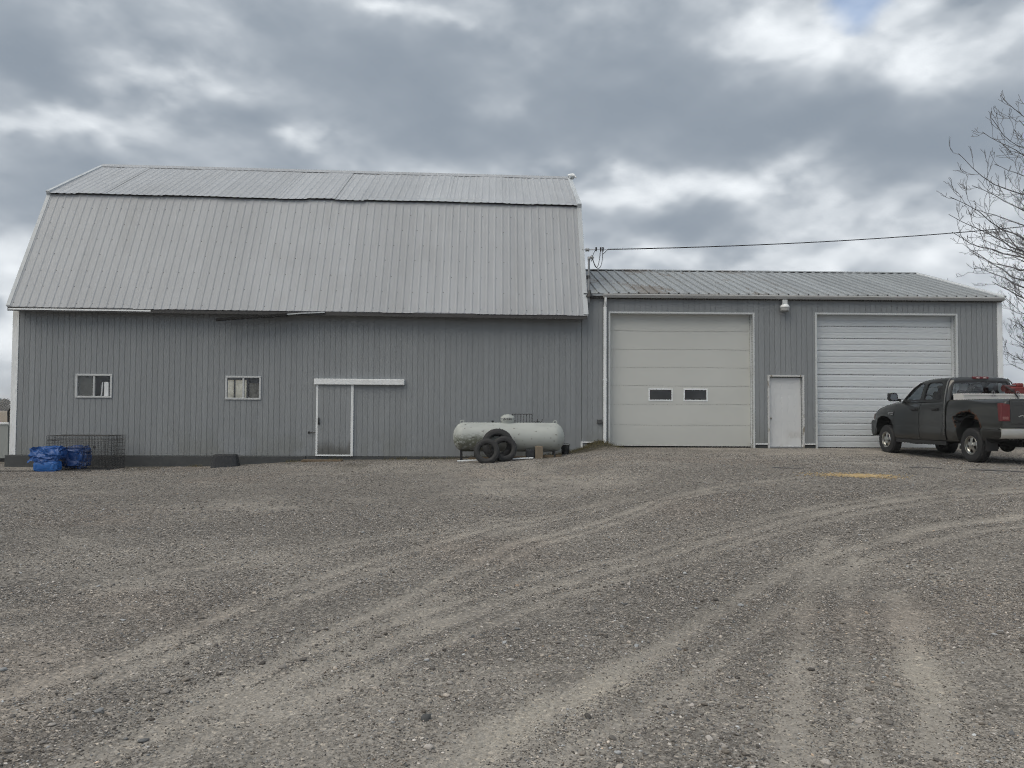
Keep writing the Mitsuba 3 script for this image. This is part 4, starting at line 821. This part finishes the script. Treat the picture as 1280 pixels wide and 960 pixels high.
tyre('old_tyre', .12, 21.56, .73, .44, .26, .26, 14, 4, 'largest old tyre, leaning directly on the propane tank behind two others')
tyre('old_tyre', .30, 21.27, .615, .355, .205, .23, 14, 6, 'middle old tyre of the stack leaning on the tank, half hidden by the front one')
tyre('old_tyre', -.17, 20.98, .56, .352, .205, .22, 12, -5, 'front old tyre of the stack leaning on the propane tank')
labels['wire_rack'] = {'label': 'black wire rack standing behind the propane tank', 'category': 'rack'}
rk = [tube([(.56, 22.85, z), (1.15, 22.85, z)], .012, 6) for z in (1.30, 1.575)]
add('wire_rack__frame', rk+[tube([(x, 22.85, .42), (x, 22.85, 1.575)], .014, 6) for x in (.56, 1.15)], BLACK)
add('wire_rack__bar', [tube([(x, 22.85, 1.30), (x, 22.85, 1.57)], .007, 5) for x in np.linspace(.64, 1.07, 6)], BLACK, kind='stuff')
hk = []
for i, x in enumerate((1.24, 1.38)):
    t_ = np.linspace(-2.6, .5, 12); hk.append(tube(np.stack([x+.055*np.cos(t_), 22.6+0*t_, 1.40+.06*np.sin(t_)], 1), .012, 6))
hk.append(tube([(1.31, 22.6, 1.38), (1.31, 22.6, .42)], .012, 6))
tag(add('hook_rod', hk, BLACK), 'black double hook rod showing above the right half of the propane tank', 'hook')
tag(add('wood_block', bx(1.19, 1.41, 21.72, 21.98, .28, .68, .012), TANB), 'upright tan block in front of the right end of the propane tank', 'block')
tag(add('plastic_tote', bx(.93, 1.18, 21.75, 22.05, .28, .58, .02), TUBM), 'black tote under the propane tank left of the tan block', 'box')
bk_ = lathe([(.0001, 0), (.105, 0), (.13, .27), (.135, .275), (.126, .27), (.10, .02), (.0001, .02)], 24)
labels['bucket'] = {'label': 'small black bucket against the wall at the right end of the propane tank', 'category': 'bucket'}
add('bucket__pail', xf(bk_, tr(2.12, 22.62, .40)), BLACK, 40); t_ = np.linspace(0, np.pi, 12)
add('bucket__handle', tube(np.stack([2.12+.135*np.cos(t_), 22.62-.08*np.sin(t_), .67+.06*np.sin(t_)], 1), .006, 5), BLACK)
tag(add('white_board', strip([(-.98, 21.05, .30), (-.3, 21.2, .315), (.4, 21.35, .335), (1.12, 21.55, .36)], .10, .03), WHITE), 'long white board lying on the gravel under the leaning tyres', 'board')
tag(add('wood_beam', strip([(-.7, 21.75, .30), (.6, 21.85, .34), (1.95, 21.95, .385)], .12, .08), WOOD), 'dark wooden beam lying on the ground below the propane tank', 'beam')

# ------------------------------------------------------------------ crate, tarps, tub, hose, plank
labels['dog_crate'] = {'label': 'black wire dog crate standing against the left end of the barn', 'category': 'crate'}
cx0, cx1, cy0, cy1, cz0, cz1 = -12.50, -10.80, 21.85, 22.85, -.05, .90
def wires(o, a, b, n, m_, r0=.0022):
    o, a, b = map(np.array, (o, a, b)); out = []
    for i in range(n+1): out.append(tube([o+a*i/n, o+a*i/n+b], r0, 4, False))
    for i in range(m_+1): out.append(tube([o+b*i/m_, o+b*i/m_+a], r0, 4, False))
    return out
for o, a, b, n, mm in (((cx0, cy0, cz0), (cx1-cx0, 0, 0), (0, 0, cz1-cz0), 40, 9), ((cx0, cy1, cz0), (cx1-cx0, 0, 0), (0, 0, cz1-cz0), 40, 9), ((cx0, cy0, cz0), (0, cy1-cy0, 0), (0, 0, cz1-cz0), 22, 9), ((cx1, cy0, cz0), (0, cy1-cy0, 0), (0, 0, cz1-cz0), 22, 9), ((cx0, cy0, cz1), (cx1-cx0, 0, 0), (0, cy1-cy0, 0), 40, 9)):
    add('dog_crate__wire_panel', wires(o, a, b, n, mm, .0034), BLACK)
fr = []
for x in (cx0, cx1):
    for y in (cy0, cy1): fr.append(tube([(x, y, cz0), (x, y, cz1)], .005, 5))
for z in (cz0, cz1, cz1-.14):
    for y in (cy0, cy1): fr.append(tube([(cx0, y, z), (cx1, y, z)], .0055, 5))
    for x in (cx0, cx1): fr.append(tube([(x, cy0, z), (x, cy1, z)], .0055, 5))
for x in (-11.22, -10.86): fr.append(tube([(x, cy0-.01, cz0+.08), (x, cy0-.01, cz1-.06)], .005, 5))
fr.append(bx(-11.20, -11.14, cy0-.025, cy0-.005, .55, .62))
add('dog_crate__frame', fr, DSTEEL)
add('dog_crate__tray', bx(cx0-.02, cx1+.03, cy0-.06, cy1, -.07, -.035, .01), BLACK)
def crumple(pts_fn, nu, nv, amp, freq, seed, th=.012):
    U, V_ = np.meshgrid(np.linspace(0, 1, nu), np.linspace(0, 1, nv), indexing='ij'); p = pts_fn(U, V_)
    q = np.stack([U*freq, V_*freq, 0*U], -1)
    rid = lambda s_: np.abs(meshkit.fbm(q, 3, seed+s_)-.5)*2
    p = p+amp*np.stack([rid(0)-.4, (rid(3)-.4)*1.3, rid(6)-.4], -1)
    return slab(p, p+[0, th, 0])
# tarp heap: a lumpy bundle bulging from the crate front
def bundle(cx, cy, cz, ax, ay, az, seed, amp=.10, sq=.65):
    s_ = trimesh.creation.icosphere(subdivisions=5); v = s_.vertices; sgn = np.sign(v); w = sgn*np.abs(v)**sq
    f1 = np.abs(meshkit.fbm(v*2.2+seed, 4, seed)-.5)*2; f2 = np.abs(meshkit.noise(np.stack([v[:, 0]*5+v[:, 2]*4, v[:, 1]*5, v[:, 2]*3-v[:, 0]*2], 1)+seed, seed+3)-.5)*2
    w = w*(1+amp*(f1-.4)*2.2+amp*.9*(f2-.4))[:, None]*[ax, ay, az]+[cx, cy, cz]
    w[:, 2] = np.maximum(w[:, 2], cz-az*.96); return trimesh.Trimesh(w, s_.faces, process=False)
labels['blue_tarp'] = {'label': 'crumpled blue tarp bundle stuffed over the front of the wire crate', 'category': 'tarp'}
add('blue_tarp__bundle', [bundle(-12.28, 21.70, .42, .38, .26, .21, 4, .14, .5)], TARP, 30)
def flap(U, V_):
    return np.stack([-12.70+.80*U+.05*np.sin(V_*5), 21.42-.10*np.sin(U*3.1)+.12*V_*0, .60-.40*V_-.06*U+.10*U*V_*np.sin(U*6)], -1)
add('blue_tarp__flap', crumple(flap, 80, 40, .10, 3.0, 11), TARP, 30)
add('blue_tarp__inner_bundle', [bundle(-11.78, 22.05, .30, .38, .24, .33, 9, .15, .5)], P('m_tarp_shaded', lambda p, n, uv: mix((0.010, 0.042, 0.16), (0.012, 0.06, 0.21), fbm(p.x*4, p.y*4, p.z*4, 3)), 0.4), 30)  # same blue tarp; shade inside the crate is painted into this darker colour
tag(add('tarp_roll', [bundle(-12.24, 21.48, .08, .34, .19, .165, 15, .05, .45)], P('m_tarp_light', lambda p, n, uv: mix((0.016, 0.10, 0.34), (0.02, 0.13, 0.42), fbm(p.x*4, p.y*4, p.z*4, 3)), 0.42), 30), 'folded blue tarp roll on the ground below the bigger tarp bundle', 'tarp')
tb = [(.46, .0), (.47, .02), (.44, .03), (.36, .33), (.33, .345), (.0001, .35)]
tub = lathe(tb, 4*9); v = tub.vertices; 
th_ = np.arctan2(v[:, 1], v[:, 0]); sq = 1/np.maximum(np.abs(np.cos(th_)), np.abs(np.sin(th_)))**.75; v[:, 0] *= sq*.92; v[:, 1] *= sq*.55; tub.vertices = v
tag(add('plastic_tub', xf(tub, tr(-7.76, 22.55, -.05)@rot([0, 0, 1], 6)@np.diag([1, 1, 1.2, 1])), TUBM, 30), 'black plastic tub lying upside down against the barn foundation', 'tub')
hz = lambda x, y: float(gz(np.array([x]), np.array([y]))[0])
hp = bez((-14.3, 21.6, 0), (-13.4, 21.2, 0), (-12.9, 21.5, 0), (-11.0, 21.35, 0), 24); hp[:, 2] = gz(hp[:, 0], hp[:, 1])+.02
tag(add('hose', tube(hp, .014, 6), BLACK), 'thin black hose lying on the gravel in front of the wire crate', 'hose')
tag(add('step_plank', xf(bx(-.58, .58, -.13, .13, 0, .06, .01), tr(-4.95, 22.45, hz(-4.95, 22.45)-.01)@rot([0, 0, 1], -2)), WOOD), 'weathered brown plank lying on the ground before the sliding door', 'plank')
# sticks and sawdust
stk = [((9.95, 15.9), (11.0, 15.45), .022, 'long dark stick on the gravel nearest behind the pickup'), ((8.95, 16.4), (9.55, 16.15), .018, 'thin dark stick just right of the sawdust patch'), ((12.0, 14.6), (12.6, 14.75), .016, 'dark stick farthest right on the gravel'), ((9.6, 13.5), (9.95, 13.4), .015, 'short dark stick nearest to the viewer on the right'), ((5.9, 16.2), (6.5, 16.0), .014, 'short brown stick left of the sawdust patch')]
for i, (a, b, r0, lb) in enumerate(stk):
    n_ = 7; t_ = np.linspace(0, 1, n_); rr = np.random.default_rng(20+i); x = a[0]+(b[0]-a[0])*t_+rr.normal(0, .015, n_); y = a[1]+(b[1]-a[1])*t_+rr.normal(0, .03, n_)
    tag(add('stick', tube(np.stack([x, y, gz(x, y)+r0*.7], 1), r0*np.linspace(1, .5, n_), 6), BARK), lb, 'stick')
def saw(n, cx, cy, sx, sy, seed):
    r = np.random.default_rng(seed); x = cx+r.normal(0, sx, n); y = cy+r.normal(0, sy, n); b = ico.vertices
    s_ = r.uniform(.007, .020, (n, 1, 1)); V = b[None]*s_*[1, 1, .45]*r.uniform(.7, 1.3, (n, len(b), 1)); V = V+np.stack([x, y, gz(x, y)+.004], -1)[:, None]
    return trimesh.Trimesh(V.reshape(-1, 3), (ico.faces[None]+(np.arange(n)*len(b))[:, None, None]).reshape(-1, 3), process=False)
k = add('sawdust', [saw(750, 7.10, 14.80, .15, .13, 5), saw(620, 7.36, 14.76, .26, .20, 6), saw(380, 6.75, 14.9, .34, .18, 7)], plain('m_sawdust', (0.43, 0.325, 0.175), .9), True)
tag(k, 'small spilled patch of yellow sawdust on the gravel', 'sawdust', kind='stuff')
# pale tank and cage left of the barn
labels['fuel_tank'] = {'label': 'pale grey sheet metal tank at the left edge beside the barn', 'category': 'tank'}
ft = hull([(x, y, z) for x, z in ((-17.9, .05), (-15.75, .05), (-15.70, .2), (-15.72, 1.10), (-15.80, 1.18), (-17.4, 1.18), (-17.6, 1.10)) for y in (25.3, 27.2)])
add('fuel_tank__body', man(ft), PALE); add('fuel_tank__rim', [bx(-16.4, -15.68, 25.26, 25.32, 1.14, 1.20, .01)], WHITE)
for q in (25.35, 27.0): add('fuel_tank__skid', bx(-17.8, -15.7, q, q+.15, -.15, .06), DSTEEL)
labels['pipe_cage'] = {'label': 'dark curved pipe cage on top of the pale tank', 'category': 'cage'}
for yy in (25.7, 26.6):
    add('pipe_cage__hoop', tube([(-15.95, yy, 1.16), (-15.97, yy, 1.55), (-15.90, yy, 1.68), (-15.6, yy, 1.72), (-14.9, yy, 1.72), (-14.9, yy, 1.18)], .035, 8), DSTEEL)
for z in (1.40, 1.60): add('pipe_cage__rail', tube([(-15.95, 25.7, z), (-15.2, 25.7, z)], .02, 6), DSTEEL)
add('pipe_cage__rail', tube([(-15.96, 25.7, 1.5), (-15.96, 26.6, 1.5)], .02, 6), DSTEEL)

# ------------------------------------------------------------------ trees
def grow(base, d0, L0, r0, levels, rng_, spread, up, split=(2, 3), seg=5, wig=.16, ratio=.72, rr=.62, side=.9):
    out = [[] for _ in range(levels+1)]
    def rec(p, d, L, r, lv):
        pts, rad = [p], [r]; n = max(3, seg-lv//2); kids = []
        for i in range(n):
            d = d+rng_.normal(0, wig*(1+.25*lv), 3)/math.sqrt(n)*1.4; d[2] += up*(.10 if lv else .04); d = d/np.linalg.norm(d)
            p = p+d*L/n; pts.append(p); rad.append(r*(1-.5*(i+1)/n))
            if lv < levels and i >= (1 if lv else 2) and rng_.uniform() < side: kids.append((p, d, rad[-1]))
        out[lv].append((np.array(pts), np.array(rad)))
        if lv == levels: return
        for _ in range(rng_.integers(*split)+0): kids.append((p, d, rad[-1]))
        for q, e, rad_ in kids:
            ax = rng_.normal(size=3); ax -= ax@e*e; ax /= np.linalg.norm(ax); an = math.radians(rng_.uniform(*spread))
            e2 = e*math.cos(an)+ax*math.sin(an); rec(q, e2/np.linalg.norm(e2), L*ratio*rng_.uniform(.7, 1.15), rad_*rr*rng_.uniform(.85, 1.1), lv+1)
    rec(np.array(base, float), np.array(d0, float)/np.linalg.norm(d0), L0, r0, 0)
    return out
def tree_add(key, br, lab_, minr=.011, sides=(10, 8, 6, 5, 4, 3, 3, 3), group=None):
    for lv in range(len(br)):
        ms = [tube(p, np.maximum(r, minr), sides[lv], lv < 3) for p, r in br[lv]]
        if lv == 0: add(key+'__trunk', ms, BARK, True)
        elif lv == 1:
            for m_ in ms: add(key+'__limb', m_, BARK, True)
        elif lv == 2: lim = ms
        else: lim += ms
    add(key+'__twigs', lim, BARK, False, kind='stuff', label='bare twigs')
    tag(key, lab_, 'tree', group)
def sprout(p0, p1, r0, rng_, lift=.18, n=9, wig=.05):
    """a limb from p0 to p1 that leaves flat and turns up towards its tip"""
    t = np.linspace(0, 1, n)[:, None]; L = np.linalg.norm(p1-p0); p = p0*(1-t)+p1*t
    p[:, 2] -= lift*L*(np.sin(t[:, 0]*np.pi)*(1-.35*t[:, 0])); w = rng_.normal(0, wig*L/n**.5, (n, 3)); w[0] = w[-1] = 0
    return p+np.cumsum(w, 0)*np.sin(t*np.pi), r0*(1-.82*t[:, 0]**.8)
def twigs(limbs, rng_, levels, step, length, out, up=.55, lv=0):
    kids = []
    for p, r in limbs:
        seg = np.linalg.norm(np.diff(p, axis=0), axis=1); s = np.concatenate([[0], np.cumsum(seg)]); L = s[-1]
        d = L*.18+rng_.uniform(0, step)
        while d < L*.99:
            q = np.array([np.interp(d, s, p[:, k]) for k in range(3)]); i = min(np.searchsorted(s, d), len(p)-1); e = p[i]-p[i-1]; e /= np.linalg.norm(e)+1e-9
            ax = rng_.normal(size=3); ax -= ax@e*e; ax /= np.linalg.norm(ax); an = math.radians(rng_.uniform(25, 55)); v = e*math.cos(an)+ax*math.sin(an); v[2] += up*rng_.uniform(.3, 1.1); v /= np.linalg.norm(v)
            l = length*rng_.uniform(.45, 1.15)*(1.1-.45*d/L); kids.append(sprout(q, q+v*l, np.interp(d, s, r)*.55, rng_, .10, 6, .07)); d += step*rng_.uniform(.5, 1.5)
    out += kids
    if lv+1 < levels: twigs(kids, rng_, levels, step*.62, length*.48, out, up, lv+1)
def limb_tree(key, base, top, r0, tips, rng_, lab_, levels, step, length):
    base, top = np.array(base, float), np.array(top, float); n = 14; t = np.linspace(0, 1, n)[:, None]
    tp = base*(1-t)+top*t+np.cumsum(rng_.normal(0, .05, (n, 3)), 0)*[1, 1, 0]; tr_r = r0*(1-.85*t[:, 0])
    used.add(key); add(key+'__trunk', tube(tp, tr_r, 12), BARK, True); limbs = []
    for tip in tips:
        tip = np.array(tip, float); hz_ = np.hypot(*(tip-base)[:2]); z0 = max(1.6, min(tip[2]-.28*hz_, top[2]-.6)); k = (z0-base[2])/(top[2]-base[2])
        st_ = np.array([np.interp(k, t[:, 0], tp[:, j]) for j in range(3)]); limbs.append(sprout(st_, tip, np.interp(k, t[:, 0], tr_r)*.30+.012, rng_, .14, 11))
    for p, r in limbs: add(key+'__limb', tube(p, np.maximum(r, .013), 7), BARK, True)
    out = []; twigs(limbs+[(tp[7:], tr_r[7:])], rng_, levels, step, length, out)
    add(key+'__twigs', [tube(p, np.maximum(r, .0095), 3, False) for p, r in out], BARK, kind='stuff', label='bare twigs'); tag(key, lab_, 'tree'); return out
TIPS = [(23.16, 34.0, 16.02), (24.18, 35.0, 16.14), (22.22, 33.4, 14.88), (23.18, 33.0, 14.67), (22.49, 34.5, 14.68), (20.8, 33.6, 13.34), (23.5, 35.2, 13.42), (25.02, 36.0, 14.29), (22.03, 34.6, 12.2), (20.12, 33.2, 11.26), (20.8, 34.4, 10.79), (21.55, 35.4, 10.22), (23.17, 36.0, 11.46), (22.1, 32.8, 9.97), (22.35, 32.5, 11.3), (21.53, 34.0, 9.09), (22.6, 35.0, 8.45), (22.16, 33.5, 7.55), (24.7, 36.0, 9.32), (22.94, 33.0, 9.67), (24.02, 34.5, 8.0), (23.79, 36.5, 10.11)]
r = np.random.default_rng(8); OTHER = [(26.8+d*math.cos(a), 34.4+d*math.sin(a), z) for a, d, z in zip(r.uniform(-2.2, 2.2, 22), r.uniform(2.5, 6.0, 22), r.uniform(5, 16, 22))]
limb_tree('bare_tree', (26.8, 34.4, -.1), (26.0, 34.4, 15.6), .30, TIPS+OTHER, np.random.default_rng(21), 'tall bare tree whose limbs reach in from the right edge above the pickup', 3, .66, 1.7)
LOW = [(27.18, 40.0, 7.85), (28.1, 41.0, 8.89), (27.59, 40.5, 6.81), (27.09, 39.6, 5.76), (27.58, 40.6, 5.0), (28.38, 41.4, 4.41), (27.4, 39.5, 8.08), (29.04, 41.5, 7.29), (28.2, 40.0, 9.23), (29.36, 41.0, 9.87), (29.5, 40.0, 8.82), (31.48, 41.5, 7.76), (29.0, 42.0, 5.57), (27.79, 39.8, 6.21), (27.91, 40.2, 4.72)]
limb_tree('bare_tree_001', (31.2, 40.5, -.1), (30.6, 40.5, 8.6), .22, LOW, np.random.default_rng(5), 'lower bare tree with a dense twisted crown just right of the garage corner', 3, .48, 1.4)
br = grow((24.6, 43.5, -.1), (-.02, 0, 1), 4.0, .06, 3, np.random.default_rng(4), (15, 35), 1.6, side=.35); used.add('bare_sapling')
tree_add('bare_sapling', br, 'thin bare sapling whose tip shows above the right end of the garage roof')
# far tree line
r = np.random.default_rng(9); xs_t, acc = [], []
def far_tree(x, y, h, w, sd):
    rr = np.random.default_rng(sd); n = 420; t = rr.uniform(.03, 1, n); a = rr.uniform(0, 2*np.pi, n); rad = w*.5*np.sqrt(rr.uniform(0, 1, n))*np.sin(np.pi*np.clip(t*.72+.24, 0, 1))**.7
    c = np.stack([x+rad*np.cos(a), y+rad*np.sin(a), h*t], 1); s_ = rr.uniform(.4, 1.3, (n, 1))
    o = rr.normal(size=(n, 3, 3)); V = c[:, None]+o*s_[:, None]*1.0; m = trimesh.Trimesh(V.reshape(-1, 3), np.arange(n*3).reshape(-1, 3), process=False)
    return cat([m, tube([(x, y, -.2), (x, y, h*.5)], [.3, .15], 5)])
lst = []
for x in np.arange(-620, 760, 6.0): lst.append(far_tree(x+r.uniform(-3, 3), 640+r.uniform(-25, 25), r.uniform(6.5, 9.5), r.uniform(12, 18), int(r.integers(1e6))))
k = add('distant_wood', lst, plain('m_far_foliage', (0.055, 0.055, 0.045), .9), False)
tag(k, 'distant line of trees along the far edge of the field', 'wood', kind='stuff')

# dead grass and weeds where the wall meets the gravel
r = np.random.default_rng(77); n = 2600
x = np.where(r.uniform(size=n) < .35, r.normal(3.0, .45, n), r.uniform(-9, 3.3, n)); y = D-.06-np.abs(r.normal(0, .16, n))
kp = meshkit.noise(np.stack([x*1.7, 0*x, 0*x], 1), 3) > .40; x, y = x[kp], y[kp]; n = len(x)
b0 = np.stack([x, y, gz(x, y)-.005], 1); hgt = r.uniform(.03, .12, n); a = r.uniform(0, 2*np.pi, n); wd = r.uniform(.003, .006, n)
sd = np.stack([np.cos(a), np.sin(a), 0*a], 1)*wd[:, None]; ln = np.stack([r.normal(0, .4, n), r.normal(0, .4, n)-.2, np.ones(n)], 1)*hgt[:, None]
V = np.stack([b0-sd, b0+sd, b0+ln*.6+sd*.6, b0+ln*.6-sd*.6, b0+ln], 1).reshape(-1, 3); i5 = np.arange(n)[:, None]*5
F = np.concatenate([i5+[0, 1, 2], i5+[0, 2, 3], i5+[3, 2, 4]])
k = add('dead_grass', trimesh.Trimesh(V, F, process=False), plain('m_dead_grass', (.14, .125, .065), .9)); tag(k, 'short dead grass along the foot of the barn wall', 'grass', kind='stuff')
